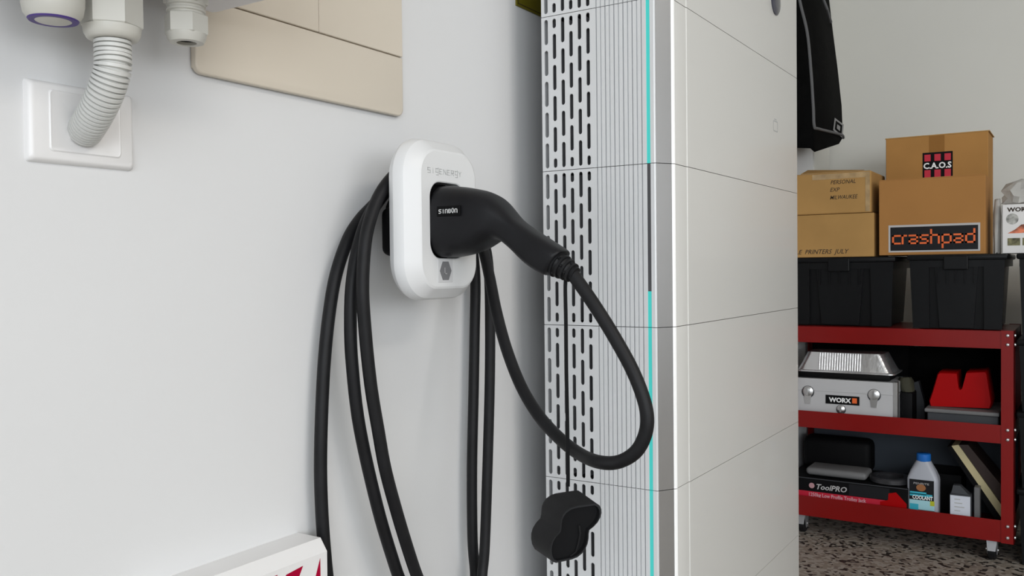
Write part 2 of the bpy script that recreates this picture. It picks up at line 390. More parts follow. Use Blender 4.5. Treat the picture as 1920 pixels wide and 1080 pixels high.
# printed name on the front (thin drawn strokes)
G = {'S': [[(1,1),(0,1),(0,.5),(1,.5),(1,0),(0,0)]], 'I': [[(.5,0),(.5,.7)],[(.5,.92),(.5,1)]], 'G': [[(1,1),(.1,1),(.1,.25),(1,.25),(1,1.2)],[(1,.25),(1,-.3),(.2,-.3)]],
     'E': [[(1,1),(0,1),(0,0),(1,0)],[(0,.5),(.9,.5)]], 'N': [[(0,0),(0,1)],[(0,1),(1,0)],[(1,0),(1,1)]], 'R': [[(0,0),(0,1),(1,1),(1,.5),(0,.5)],[(.4,.5),(1,0)]], 'Y': [[(0,1),(.5,.5),(1,1)],[(.5,.5),(.5,0)]]}
pa = on_y(801, 322, YF); pb = on_y(866, 332, YF)
lw = (pb.x-pa.x)/9
for i, ch in enumerate('SIGENERGY'):
    link('letter', stroke_mb(G[ch], (pa.x+lw*(i+0.12), YF, pa.z-0.0005), PX, UZ, lw*0.62, 0.0066, 0.0008, 0.0003), M_gprint, charger)
# hexagonal sticker
q0, q1 = on_y(821, 486, YF), on_y(848.5, 529, YF)
st = link('sticker', MB().rbox(q0.x, q1.x, YF-0.0006, YF, q1.z, q0.z, 0.0002, 1), mat('sticker_pale_grey', (0.60, 0.60, 0.61), 0.4), charger)
mx, mz = (q0.x+q1.x)/2, (q0.z+q1.z)/2; rw, rh = (q1.x-q0.x)*0.40, (q0.z-q1.z)*0.40
hexp = [(mx, mz+rh), (mx+rw, mz+rh*0.55), (mx+rw, mz-rh*0.55), (mx, mz-rh), (mx-rw, mz-rh*0.55), (mx-rw, mz+rh*0.55)]
hexp = [(mx-rw*.5, mz+rh), (mx+rw*.5, mz+rh), (mx+rw, mz), (mx+rw*.5, mz-rh), (mx-rw*.5, mz-rh), (mx-rw, mz)]
link('hexagon_mark', MB().prism([Vector((a, YF-0.0006, b)) for a, b in hexp], (0, -0.0004, 0)), mat('dark_grey_hexagon', (0.16, 0.16, 0.17), 0.4), st)
link('letter', stroke_mb([[(0, 1), (0, 0), (1, 0)]], (mx-0.0022, YF-0.001, mz-0.004), PX, UZ, 0.0042, 0.008, 0.0011, 0.0003), M_lgrey, st)

# ================================================================== charging cable with plug
XP = 0.985*K
cable = thing('charging_cable', (XP, 0.80*K, 0.30), 'thick black charging cable coiled on the wall, its plug pushed into the white dock', 'cable')
stn = [((836, 353), (836, 480), .0385*K), ((841, 350), (841, 483), .0405*K), ((858, 349.5), (858, 482), .0405*K), ((885, 352), (882, 477), .039*K), ((912, 358), (904, 468), .0365*K), ((935, 370), (922, 457), .033*K),
       ((952, 388), (934, 448), .0285*K), ((970, 410), (945, 449.5), .0245*K), ((995, 428), (966, 467), .0235*K), ((1022, 445), (990, 493), .0235*K), ((1044, 459), (1010, 507), .0232*K), ((1058, 468), (1027, 516.5), .022*K), ((1060, 471), (1031, 516), .0195*K)]
def section(a, b, w, n=32, e=3.2):
    A, B = on_x(*a, XP), on_x(*b, XP); C = (A+B)/2; v = (A-B)/2; out = []
    for k in range(n):
        t = 2*math.pi*k/n; ct, sn = math.cos(t), math.sin(t)
        out.append(C + Vector((-1, 0, 0))*(w*math.copysign(abs(ct)**(2/e), ct)) + v*math.copysign(abs(sn)**(2/e), sn))
    return out
rr = []
for i in range(len(stn)-1):
    for k in range(3):
        t = k/3; L = lambda u, v: (u[0]*(1-t)+v[0]*t, u[1]*(1-t)+v[1]*t)
        rr.append((L(stn[i][0], stn[i+1][0]), L(stn[i][1], stn[i+1][1]), stn[i][2]*(1-t)+stn[i+1][2]*t))
rr.append(stn[-1])
# smooth the station list once
def sm(L):
    out = [L[0]]
    for a, b, c in zip(L, L[1:], L[2:]):
        out.append(tuple(tuple((x+2*y+z)/4 for x, y, z in zip(a[j], b[j], c[j])) if j < 2 else (a[2]+2*b[2]+c[2])/4 for j in range(3)))
    return out+[L[-1]]
rr = rr[:4]+sm(sm(rr[3:]))
plug = link('plug', MB().loft([section(*s_) for s_ in rr]), M_conn, cable, smooth=50)
A, B = on_x(820, 390, XP-0.034), on_x(864, 390, XP-0.034)
pc = on_x(840, 394, XP-0.0406*K)
tp = on_x(841, 395, XP-0.0406*K)
link('name_patch', MB().rbox(XP-0.0412*K, XP-0.0395*K, on_x(819.5, 395, XP-0.0406*K).y, on_x(862.5, 395, XP-0.0406*K).y, on_x(841, 405, XP-0.0406*K).z, on_x(841, 386, XP-0.0406*K).z, 0.0003, 1), M_black, plug)
wtx = on_x(822, 395, XP-0.0412*K).y-on_x(858, 395, XP-0.0412*K).y
G2 = {'S': [[(1,1),(0,1),(0,.5),(1,.5),(1,0),(0,0)]], 'I': [[(.5,0),(.5,1)]], 'N': [[(0,0),(0,1),(1,1),(1,0)]], 'B': [[(0,0),(0,1),(1,1),(1,0),(0,0)],[(0,.5),(1,.5)]], 'O': [[(.5,-.1),(0,.4),(.1,1),(.5,1.3),(.9,1),(1,.4),(.5,-.1)]]}
o0 = on_x(822.5, 400, XP-0.0412*K)
for i, ch in enumerate('SINBON'):
    link('letter', stroke_mb(G2[ch], (XP-0.0412*K, o0.y-wtx*(i+0.1)/6, o0.z), NX, UZ, wtx/6*0.66, 0.0047, 0.0009, 0.0003), M_print, plug)
# strain relief: stepped rings and slots
a0, a1 = on_x(1044, 494, XP), on_x(1080, 516, XP)
ax = (a1-a0).normalized(); ln = (a1-a0).length
a0 = a0-ax*0.001
prof = [(0.0150*K, 0)]
for k in range(4):
    h = ln*(k+0.15)/4.2; r = (0.0178-0.0017*k)*K
    prof += [(r-0.003, h-0.0004), (r, h), (r, h+ln*0.105), (r-0.003, h+ln*0.11)]
prof += [(0.0100, ln)]
sr = link('strain_relief', MB().lathe(a0, ax, prof, 24), M_rub, cable, smooth=35)
u_ = ax.cross(Vector((1, 0, 0))).normalized(); w_ = ax.cross(u_)
for k in range(3):
    for ang in (math.pi*0.25+k*0.5, math.pi*1.25+k*0.5, math.pi*0.75+k*.5, math.pi*1.75+k*.5):
        c_ = a0+ax*(ln*(k+0.65)/4.2)+(u_*math.cos(ang)+w_*math.sin(ang))*(0.0145-0.0017*k)*K
        link('bridge', MB().tube([c_-ax*0.003, c_+ax*0.003], 0.0022, 6), M_rub, sr)
# cable path: plug -> hanging loop -> coil of three turns over the hook
RC = 0.0086*K
path = []
for px_, py_ in ((1071, 511), (1084, 528), (1113, 570), (1150, 629), (1187, 697), (1210, 760), (1212, 805), (1194, 845), (1160, 866), (1122, 866)):
    path.append(on_x(px_, py_, XP))
t0 = (path[-1]-CAM).dot(fw)
lst = ((1085, 850), (1048, 821), (1010, 779), (977, 724), (950, 655), (931, 585), (918, 520), (906, 468))
tF = (on_y(906, 468, 0.785*K)-CAM).dot(fw)
for i, (a, b) in enumerate(lst):
    path.append(at_d(a, b, t0+(tF-t0)*((i+1)/len(lst))**0.85))
def py(pts, Y0, Y1=None):
    n = len(pts); return [on_y(a, b, K*(Y0 if Y1 is None else Y0+(Y1-Y0)*i/(n-1))) for i, (a, b) in enumerate(pts)]
path += py([(885, 395), (850, 330), (800, 303), (757, 315)], 0.787, 0.787)
path += py([(732, 337), (711, 367), (696, 405), (686, 446), (681, 500), (680, 550), (683, 600), (689, 668), (697, 735), (709, 806), (722, 878), (741, 950), (765, 1030), (786, 1090)], 0.787, 0.790)
path += py([(815, 1150), (850, 1192), (885, 1180), (902, 1130)], 0.790, 0.800)
path += py([(904, 1080), (909, 1022), (914, 878), (918, 733), (919, 620), (917, 517), (908, 455)], 0.808, 0.812)
path += py([(880, 388), (845, 340), (800, 318), (758, 330)], 0.812, 0.812)
path += py([(730, 352), (706, 382), (687, 415), (671, 465), (660, 530), (657, 600), (660, 680), (674, 800), (707, 948), (737, 1050), (755, 1100)], 0.8115, 0.812)
path += py([(790, 1180), (830, 1222), (868, 1200), (888, 1130)], 0.813, 0.825)
path += py([(891, 1080), (886, 1010), (885, 878), (888, 733), (890, 620), (891, 517), (882, 450)], 0.834, 0.838)
path += py([(860, 385), (830, 345), (795, 325), (760, 335)], 0.838, 0.838)
path += py([(728, 356), (700, 385), (675, 412), (652, 450), (630, 515), (617, 590), (608, 680), (603, 780), (601, 880), (604, 970), (610, 1050), (616, 1110), (622, 1200)], 0.838, 0.838)
link('cable', MB().tube(spline(path, 6), RC, 14), M_rub, cable, smooth=60)
# dust cap on its strap
s0 = on_x(1064, 520, XP)
strap_pts = [on_x(a, b, XP-0.002) for a, b in ((1064, 516), (1060, 535), (1061, 600), (1062, 700), (1064, 800), (1065, 880), (1065, 912))]
sv = spline(strap_pts, 6); rs = []
for i_, p in enumerate(sv):
    wv = rt*0.0024; nv = fw*0.0012
    rs.append([p-wv-nv, p+wv-nv, p+wv+nv, p-wv+nv])
link('strap', MB().loft(rs), M_black, cable)
DC = 1.055*K
fo = [(405,500),(425,455),(455,415),(505,378),(560,358),(640,345),(800,322),(835,345),(855,385),(858,430),(845,480),(815,535),(770,585),(722,622),(714,665),(712,720),(700,780),(675,840),(635,890),(585,930),(520,955),(430,975),(345,993),(310,980),(288,940),(278,880),(280,820),(300,755),(335,700),(385,645),(395,600),(398,550)]
fo = [(985+a/6, 890+b/6) for a, b in fo]
cgx = sum(a for a, b in fo)/len(fo); cgy = sum(b for a, b in fo)/len(fo)
def cring(scale, dz, sx=0.0, sy=0.0): return [at_d(cgx+(a-cgx)*scale+sx, cgy+(b-cgy)*scale+sy, DC+dz) for a, b in fo]
capm = MB().loft([cring(0.90, 0.030, -24, -16), cring(0.93, 0.0, 0, 0), cring(1.0, 0.0), cring(1.0, 0.004, -3, -2), cring(1.0, 0.040, -34, -24), cring(0.97, 0.044, -37, -26)])
dcap = link('dust_cap', capm, M_rub, cable, smooth=35)
lo = [(95,700),(110,640),(150,570),(215,480),(300,440),(390,470),(420,560),(400,680),(330,820),(255,935),(180,885),(110,795)]
lo = [(985+a/6, 890+b/6) for a, b in lo]
link('rear_flange', MB().loft([[at_d(a+6, b+4, DC+0.034) for a, b in lo], [at_d(a, b, DC+0.040) for a, b in lo], [at_d(a, b, DC+0.048) for a, b in lo]]), M_rub, dcap, smooth=40)
link('cap_shade_plate', MB().loft([cring(0.925, 0.006, -4, -3), cring(0.91, 0.010, -7, -5)]), M_black, dcap)  # black plate that puts the shade inside the cap into colour
iN = [at_d(*q_, DC+0.004) for q_ in ((1086, 985), (1088, 1000), (1085, 1018), (1080, 1035), (1070, 1043))]
link('inner_rib', MB().tube(iN, 0.0012, 6), M_rub, dcap)

# ================================================================== left wall fittings
# switchboard
YS = YW-0.011
sw = thing('switchboard', (0.8, YW, 1.1), 'beige plastic switchboard cover with door panels on the white wall', 'switchboard')
bl, br = on_y(366, 60, YS).x, on_y(756, 160, YS).x
zbm = on_y(756, 219, YS).z; zdr = on_y(756, 108.5, YS).z
xsp = on_y(598.5, 30, YS).x
link('frame', MB().rbox(bl+0.001, br-0.001, YS+0.0076, YW, zbm+0.006, zbm+0.50, 0.0015, 2), M_beige, sw, smooth=40)
def panel_ring(ins, Y, r=0.011):
    x0_, x1_, z0_, z1_ = bl+ins, br-ins, zbm+ins, zdr-0.0007-ins; P = [(x1_, z1_), (x0_, z1_)]
    P += [(x0_+r-r*math.cos(math.radians(15*k)), z0_+r-r*math.sin(math.radians(15*k))) for k in range(7)]
    P += [(x1_-r+r*math.sin(math.radians(15*k)), z0_+r-r*math.cos(math.radians(15*k))) for k in range(7)]
    return [Vector((a, Y, b)) for a, b in P]
link('lower_panel', MB().loft([panel_ring(0, YS+0.0075), panel_ring(0, YS+0.002), panel_ring(0.0006, YS+0.0006), panel_ring(0.0022, YS)]), M_beige, sw, smooth=50)
link('door', MB().rbox(bl, xsp-0.0004, YS, YS+0.0075, zdr+0.0007, zbm+0.497, 0.0009, 1), M_beige, sw)
link('door', MB().rbox(xsp+0.0004, br, YS, YS+0.0075, zdr+0.0007, zbm+0.497, 0.0009, 1), M_beige, sw)
# outlet plate
ow = thing('wall_outlet', (0.5, YW, 1.0), 'square white wall plate with a grey conduit plugged into it', 'wall plate')
YO = YW-0.008
ol, orr = on_y(58, 230, YO).x, on_y(249, 250, YO).x
oz0, oz1 = on_y(150, 305, YO).z, on_y(150, 166, YO).z
rg = lambda ins, Y, r: [Vector((a, Y, b)) for a, b in rrect((ol+orr)/2, (oz0+oz1)/2, (orr-ol)/2-ins, (oz1-oz0)/2-ins, r, 5)]
link('plate', MB().loft([rg(-0.003, YW, 0.004), rg(-0.002, YO+0.004, 0.004), rg(0, YO+0.001, 0.004), rg(0.002, YO, 0.004)]), M_plate, ow, smooth=40)
il, ir = on_y(92, 235, YO).x, on_y(226, 250, YO).x; iz0, iz1 = on_y(160, 290, YO).z, on_y(160, 178, YO).z
rg2 = lambda ins, Y: [Vector((a, Y, b)) for a, b in rrect((il+ir)/2, (iz0+iz1)/2, (ir-il)/2-ins, (iz1-iz0)/2-ins, 0.004, 4)]
link('raised_insert', MB().loft([rg2(0, YO+0.001), rg2(0, YO-0.0004), rg2(0.0012, YO-0.0014), rg2(0.0024, YO-0.0008)]), M_plate, ow, smooth=30)
# enclosure above, with cable glands underneath
YG = 0.785*K
ex = on_y(447, 20, YG).x; ez = on_y(447, 20, YG).z
en = thing('inverter_enclosure', (0.35, YW, ez), 'white wall enclosure at the top edge with cream cable glands underneath', 'enclosure')
link('body', MB().rbox(0.02, ex, 0.66, YW-0.036, ez, ez+0.55, 0.012, 3), M_encl, en, smooth=40)
link('mounting_bracket', MB().box(0.1, ex-0.12, YW-0.0365, YW, ez+0.03, ez+0.5), M_encl, en)
def gl(px, py): p = on_y(px, py, YG); return p.x, p.z
# gland with the conduit
x2, z2b = gl(211, 76); r2 = 0.0285
g2 = link('cable_gland', MB().hexa((x2, YG), r2, z2b+0.012, ez-0.012, 0.35, 0.0015), M_gland, en, smooth=20)
link('gland_dome', MB().lathe((x2, YG, z2b), UZ, [(0.0205, 0), (0.0235, 0.001), (0.0262, 0.006), (0.027, 0.012)], 28), M_gland, g2, smooth=50)
link('gland_collar', MB().lathe((x2, YG, ez-0.012), UZ, [(0.023, 0), (0.023, 0.006), (0.027, 0.006), (0.027, 0.012)], 28), M_gland, g2, smooth=30)
# blanking plug with purple ring
x1, z1b = gl(100, 39)
g1 = link('blanking_plug', MB().lathe((x1, YG, z1b), UZ, [(0.0165, 0.0), (0.0215, 0.0005), (0.0255, 0.006), (0.027, 0.014), (0.0275, 0.026), (0.026, 0.028), (0.026, ez-z1b)], 32), M_gland, en, smooth=40)
link('seal_ring', MB().lathe((x1, YG, z1b-0.0006), UZ, [(0.0158, 0.0005), (0.0158, 0), (0.0210, 0), (0.0220, 0.0014)], 32, False, False), M_purple, g1, smooth=40)
link('plug_face', MB().lathe((x1, YG, z1b-0.001), UZ, [(0.0145, 0), (0.0157, 0.0006), (0.0157, 0.002)], 32), M_gland, g1, smooth=40)
# open gland
x3, z3b = gl(350, 82); r3 = 0.0225
g3 = link('cable_gland', MB().hexa((x3, YG), r3, z3b+0.009, z3b+0.030, 0.15, 0.0012), M_gland, en, smooth=20)
link('gland_dome', MB().lathe((x3, YG, z3b), UZ, [(0.0102, 0.010), (0.0102, 0.0005), (0.0125, 0), (0.0175, 0.0008), (0.0198, 0.005), (0.0208, 0.010)], 28, False, True), M_gland, g3, smooth=50)
link('gland_hole', MB().lathe((x3, YG, z3b+0.004), UZ, [(0.0101, 0), (0.0101, 0.004)], 24), M_black, g3)
link('gland_thread', MB().lathe((x3, YG, z3b+0.030), UZ, [(0.0185, 0), (0.0185, 0.002), (0.0200, 0.003), (0.0200, 0.005), (0.0185, 0.006), (0.0185, 0.008), (0.0202, 0.009), (0.0202, ez-z3b-0.031)], 28), M_gland, g3, smooth=25)
link('gland_base', MB().hexa((x3, YG), r3, ez-0.010, ez, 0.3), M_gland, g3)
# corrugated conduit
cs = on_y(158, 247, YO-0.001)
cpts = [Vector((x2, YG, z2b+0.004)), Vector((x2, YG, z2b-0.012)), Vector((x2-0.0004, YG+0.001, z2b-0.030)), on_y(196, 178, YG+0.014), on_y(176, 218, YG+0.038), Vector((cs.x, YO-0.001, cs.z))]
cp = spline(cpts, 40); L = [0]
for a, b in zip(cp, cp[1:]): L.append(L[-1]+(b-a).length)
NR = 27; rads = []; pts = []
for k in range(NR):
    for fr_, rd in ((0.0, 0.0142), (0.10, 0.0174), (0.78, 0.0174), (0.88, 0.0142)):
        s_ = (k+fr_)/NR*L[-1]
        j = max(i for i in range(len(L)) if L[i] <= s_+1e-9); j = min(j, len(cp)-2)
        t = (s_-L[j])/max(1e-9, L[j+1]-L[j]); pts.append(cp[j].lerp(cp[j+1], t)); rads.append(rd)
cond = link('flexible_conduit', MB().tube(pts, rads, 24), M_cond, smooth=25)
tag(cond, 'ribbed pale grey conduit curving from the gland to the wall plate', 'conduit')
# yellow warning label on the wall beside the tower
yl = thing('warning_label', on_y(985, 10, YW-0.002), 'yellow warning label on the wall beside the battery tower', 'label')
a, b = on_y(968, 10, YW-0.002), on_y(1012, 26, YW-0.002)
link('plate', MB().box(a.x, b.x+0.05, YW-0.003, YW, a.z-0.0, a.z+0.10), M_yel, yl)
link('border', MB().box(a.x+0.004, b.x+0.046, YW-0.0034, YW-0.0029, a.z+0.004, a.z+0.0055).box(a.x+0.004, a.x+0.0055, YW-0.0034, YW-0.0029, a.z+0.004, a.z+0.096), M_ink, yl)
# white box with red hazard stripes
YH = 0.807*K
hx = on_y(557, 1000, YW).x
hzt = on_y(600, 1008, 0.818*K).z
hb = thing('hazard_striped_box', (hx-0.1, YW, hzt-0.14), 'white box with red diagonal stripes low on the wall beside the cable', 'box')
prf = [(YW, hzt), (0.818*K, hzt), (YH, hzt-0.016), (YH, hzt-0.14), (YW, hzt-0.14)]
link('body', MB().prism([Vector((hx-0.26, a, b)) for a, b in prf], (0.26, 0, 0)), M_plate, hb)
q = on_y(600, 1047, YH); x_end = q.x; z_top = q.z
for k in range(7):
    xx = x_end-0.036*k; hgt = 0.045
    P = [(xx-0.0, z_top), (xx-0.030, z_top-hgt), (xx-0.013, z_top-hgt), (xx, z_top-hgt*0.42)] if k == 0 else [(xx, z_top), (xx-0.030, z_top-hgt), (xx-0.048, z_top-hgt), (xx-0.018, z_top)]
    if k == 0: P = [(xx, z_top), (xx-0.018, z_top-hgt), (xx, z_top-hgt)]
    if k == 1: P = [(xx+0.006, z_top-0.001), (xx-0.020, z_top-hgt), (xx-0.045, z_top-hgt), (xx-0.022, z_top-0.004)]
    link('stripe', MB().prism([Vector((u, YH-0.0001, v)) for u, v in P], (0, -0.0004, 0)), M_red, hb)

# ================================================================== red trolley
XT = on_z(1864, 1052, 0.0).x-0.02
tr_y0, tr_y1 = on_x(1902, 830, XT).y, YW-0.008            # right end, left end
DT = 0.36                                              # depth
tro = thing('tool_trolley', (XT+DT/2, (tr_y0+tr_y1)/2, 0), 'red steel three-shelf tool trolley on castors against the back wall', 'trolley')
rails = []
for t_, b_ in ((621, 654), (797.5, 832), (976, 1017)):
    rails.append((on_x(1879, b_, XT).z, on_x(1879, t_, XT).z))
ptop = rails[0][1]+0.002; pbot = rails[2][0]-0.002
pw = tr_y0-on_x(1877, 830, XT).y
pw = abs(pw)
for sx in (0, 1):
    for sy in (0, 1):
        yy = tr_y0 if sy == 0 else tr_y1; d = 1 if sy == 0 else -1
        xx = XT-0.002 if sx == 0 else XT+DT+0.002; e = 1 if sx == 0 else -1
        mb = MB().box(xx, xx+e*0.002, yy, yy+d*pw, pbot, ptop).box(xx, xx+e*0.035, yy, yy+d*0.002, pbot, ptop)
        link('post', mb, M_tred, tro)
for z0, z1 in rails:
    t = 0.0015
    mb = MB().box(XT, XT+t, tr_y0+0.002, tr_y1-0.002, z0, z1).box(XT+DT-t, XT+DT, tr_y0+0.002, tr_y1-0.002, z0, z1)
    mb.box(XT, XT+DT, tr_y0+0.002, tr_y0+0.002+t, z0, z1).box(XT, XT+DT, tr_y1-0.002-t, tr_y1-0.002, z0, z1)
    # trays hang their floor at the lower edge, the top tray has it on top
    zf = z1-t if z0 == rails[0][0] else z0
    mb.box(XT+t, XT+DT-t, tr_y0+0.004, tr_y1-0.004, zf, zf+t)
    link('shelf_tray', mb, M_tred, tro)
SH = [rails[1][0]+0.0015, rails[2][0]+0.0015]          # floor heights of the two lower shelves
bolt = None
for z0, z1 in rails:
    for fz in (0.24, 0.76):
        zz = z0+(z1-z0)*fz
        for (c_, ax_) in (((XT-0.002, tr_y0+pw*0.5, zz), (-1, 0, 0)), ((XT+0.012, tr_y0, zz), (0, -1, 0)), ((XT-0.002, tr_y1-pw*0.5, zz), (-1, 0, 0))):
            link('bolt', MB().lathe(c_, ax_, [(0.0055, 0), (0.0055, 0.0015), (0.0035, 0.004), (0.001, 0.0045)], 10), M_steel, tro, smooth=40)
for cx, cy in ((XT+0.04, tr_y0+0.062), (XT+0.04, tr_y1-0.055), (XT+DT-0.04, tr_y0+0.062), (XT+DT-0.04, tr_y1-0.055)):
    zr = rails[2][0]; wr = 0.030
    ca = link('castor', MB().lathe((cx, cy, wr), (0, 1, 0), [(0.010, -0.011), (wr-0.003, -0.011), (wr, -0.008), (wr, 0.008), (wr-0.003, 0.011), (0.010, 0.011)], 24), M_rub, tro, smooth=40)
    fk = MB()
    for s_ in (-1, 1):
        fk.prism([Vector((cx-0.026, cy+s_*0.0135-0.001, zr-0.002)), Vector((cx+0.026, cy+s_*0.0135-0.001, zr-0.002)), Vector((cx+0.012, cy+s_*0.0135-0.001, wr-0.012)), Vector((cx-0.010, cy+s_*0.0135-0.001, wr-0.012))], (0, 0.002, 0))
    fk.prism([Vector((cx-0.026, cy-0.0145, zr-0.002)), Vector((cx-0.026, cy+0.0145, zr-0.002)), Vector((cx-0.034, cy+0.011, wr+0.004)), Vector((cx-0.034, cy-0.011, wr+0.004))], (-0.0015, 0, 0))
    fk.box(cx-0.024, cx+0.024, cy-0.018, cy+0.018, zr-0.003, zr)
    link('fork', fk, mat('dull_zinc_fork', (0.30, 0.30, 0.31), 0.45, metal=0.5), ca)
    link('axle', MB().tube([(cx, cy-0.018, wr), (cx, cy+0.018, wr)], 0.004, 8), M_steel, ca)

# ================================================================== black tubs
def tub(x0, x1, y0, y1, z0, z1, label, group='black storage tubs'):
    """storage tub: tapered body with corner posts and a recessed panel, ribbed rim, flat lid"""
    t = thing('storage_tub', ((x0+x1)/2, (y0+y1)/2, z0), label, 'storage tub', group)
    W_ = y1-y0; lz = z1-0.018
    def ringz(ins, z): return [Vector((x0+ins, y0+ins, z)), Vector((x1-ins, y0+ins, z)), Vector((x1-ins, y1-ins, z)), Vector((x0+ins, y1-ins, z))]
    link('body', MB().loft([ringz(0.030, z0), ringz(0.018, lz-0.002)]), M_tub, t)
    for yy, s_ in ((y0+0.008, 1), (y1-0.008, -1)):
        link('corner_post', MB().prism([Vector((x0+0.016, yy+s_*0.008, z0)), Vector((x0+0.016, yy+s_*(0.008+W_*0.17), z0)), Vector((x0+0.006, yy+s_*(W_*0.20), lz-0.001)), Vector((x0+0.006, yy, lz-0.001))], (0.02, 0, 0)), M_tub, t)
        link('post_hole', MB().lathe((x0+0.0105, yy+s_*W_*0.10, lz-0.055), (-1, 0, 0), [(0.009, 0), (0.009, 0.0005)], 12), M_black, t)
    link('front_panel', MB().prism([Vector((x0+0.018, y0+W_*0.33, z0+0.003)), Vector((x0+0.018, y1-W_*0.33, z0+0.003)), Vector((x0+0.012, y1-W_*0.28, lz-0.001)), Vector((x0+0.012, y0+W_*0.28, lz-0.001))], (0.012, 0, 0)), M_tub, t)
    link('rim', MB().box(x0+0.008, x1-0.008, y0+0.008, y1-0.008, lz-0.022, lz), M_tub, t)
    for k in range(5):
        yy = y0+W_*(0.32+0.09*k)
        link('rib', MB().box(x0+0.0075, x0+0.012, yy-0.0015, yy+0.0015, lz-0.075, lz-0.022), M_tub, t)
    ld = link('lid', MB().rbox(x0, x1, y0, y1, lz, z1, 0.006, 2), M_tub, t, smooth=40)
    link('lid_latch', MB().rbox(x0-0.004, x0+0.02, (y0+y1)/2-0.035, (y0+y1)/2+0.035, lz-0.03, z1-0.004, 0.003, 2), M_tub, ld)
    return t
zt0 = rails[0][1]+0.0026; XU = XT+0.006
ztop = on_x(1780, 477, XU).z
yR0, yR1 = on_x(1889, 550, XU).y, on_x(1700, 550, XU).y
yL0, yL1 = on_x(1679, 550, XU+0.03).y, YW-0.008
tub(XU, XU+0.40, yR0, yR1, zt0, ztop, 'black lidded storage tub on the trolley under the box with the orange word')
tub(XU+0.03, XU+0.40, yL0, yL1, zt0, ztop-0.003, 'black lidded storage tub on the trolley under the two handwritten boxes')
ys1 = tr_y0-0.004; ys0 = ys1-0.42
hz = ztop/4.0
lbs = ['lowest tub of the black stack beside the trolley, on the floor', 'second tub from the floor in the black stack beside the trolley', 'third tub from the floor in the black stack beside the trolley', 'topmost tub of the black stack beside the trolley, under the white carton']
zc = [0, 0.235, 0.47, on_x(1910, 637, XU).z, ztop]
for k in range(4): tub(XU, XU+0.42, ys0, ys1, zc[k]+(0.0005 if k else 0), zc[k+1], lbs[k])

# ================================================================== cardboard boxes on the tubs
def carton(name, x0, x1, y0, y1, z0, z1, m, label, group=None, r=0.002, thick=True):
    t = thing(name, ((x0+x1)/2, (y0+y1)/2, z0), label, 'box', group)
    link('carton_body', MB().rbox(x0, x1, y0, y1, z0, z1, r, 2), m, t)
    return t
zb0 = ztop+0.0006
XBX = XU+0.03
# box with the orange word
yl_, yr_, _, z1_ = span(1648, 1848, 333.5, 475, XBX)
cb = carton('cardboard_box', XBX, XBX+0.17, yr_, yl_, zb0, z1_, M_card3, 'brown cardboard box with orange word on a black label, in front', 'cardboard boxes on the tubs')
link('top_flap', MB().box(XBX+0.001, XBX+0.083, yr_+0.002, yl_-0.002, z1_, z1_+0.0025).box(XBX+0.086, XBX+0.169, yr_+0.002, yl_-0.002, z1_, z1_+0.0025), M_card3, cb)
a, b, c_, d_ = span(1666, 1838, 420, 473, XBX)
lb = link('label_border', MB().box(XBX-0.0006, XBX, a, b, c_+0.002, d_), M_lgrey, cb)
a, b, c_, d_ = span(1669.5, 1834, 424, 470, XBX)
link('label_field', MB().box(XBX-0.0010, XBX-0.0006, a, b, c_+0.002, d_), M_char, lb)
GC = {'c': [[(1,1),(0,1),(0,0),(1,0)]], 'r': [[(0,0),(0,1),(.8,1)]], 'a': [[(0,1),(1,1),(1,0),(0,0),(0,.5),(1,.5)]], 's': [[(1,1),(0,1),(0,.5),(1,.5),(1,0),(0,0)]],
      'h': [[(0,1.65),(0,0)],[(0,1),(1,1),(1,0)]], 'p': [[(0,-.6),(0,1),(1,1),(1,0),(0,0)]], 'd': [[(1,1.6),(1,0),(0,0),(0,1),(1,1)]]}
a, b, c_, d_ = span(1672, 1831, 439, 456, XBX)
wd = [1, .62, 1.08, 1, 1.08, 1.12, 1.08, 1.1]; tot = sum(wd); cur = 0
for ch, w_ in zip('crashpad', wd):
    lw = (a-b)*w_/tot
    link('letter', stroke_mb(GC[ch], (XBX-0.0010, a-cur-lw*0.14, c_+0.0015), NX, UZ, lw*0.68, (d_-c_)*0.86, 0.0057, 0.0005), M_orange, lb)
    cur += lw
# taller box behind with the striped sticker
XK = XBX+0.18
yl_, yr_, _, z1_ = span(1661, 1853, 253.5, 400, XK)
ck = carton('cardboard_box', XK, XK+0.18, yr_, yl_, zb0, z1_, M_card, 'tall cardboard box with red and black striped sticker, behind the others', 'cardboard boxes on the tubs')
a, b, c_, d_ = span(1742, 1771, 252, 286, XK)
link('tape', MB().box(XK-0.0006, XK, a, b, d_-0.09, z1_), M_tape, ck)
link('top_flap', MB().box(XK, XK+0.18, yr_-0.004, yl_+0.002, z1_, z1_+0.003), M_card2, ck)
a, b, c_, d_ = span(1730, 1786.5, 285, 338, XK)
sk = link('sticker', MB().box(XK-0.0012, XK-0.0006, a, b, c_, d_), M_black, ck)
w_ = (a-b)
for k in range(3):
    ya = a-w_*(0.06+0.335*k)
    link('red_block', MB().box(XK-0.0015, XK-0.0012, ya, ya-w_*0.21, d_-(d_-c_)*0.07, d_-(d_-c_)*0.31), M_crim, sk)
    link('red_block', MB().box(XK-0.0015, XK-0.0012, ya, ya-w_*0.21, d_-(d_-c_)*0.62, c_), M_crim, sk)
link('lettering', text_mb('C.A.O.S', (XK-0.0012, a-w_*0.03, d_-(d_-c_)*0.57), NX, UZ, (d_-c_)*0.21, w_*0.93, 0.0006, 0.03), M_print, sk)
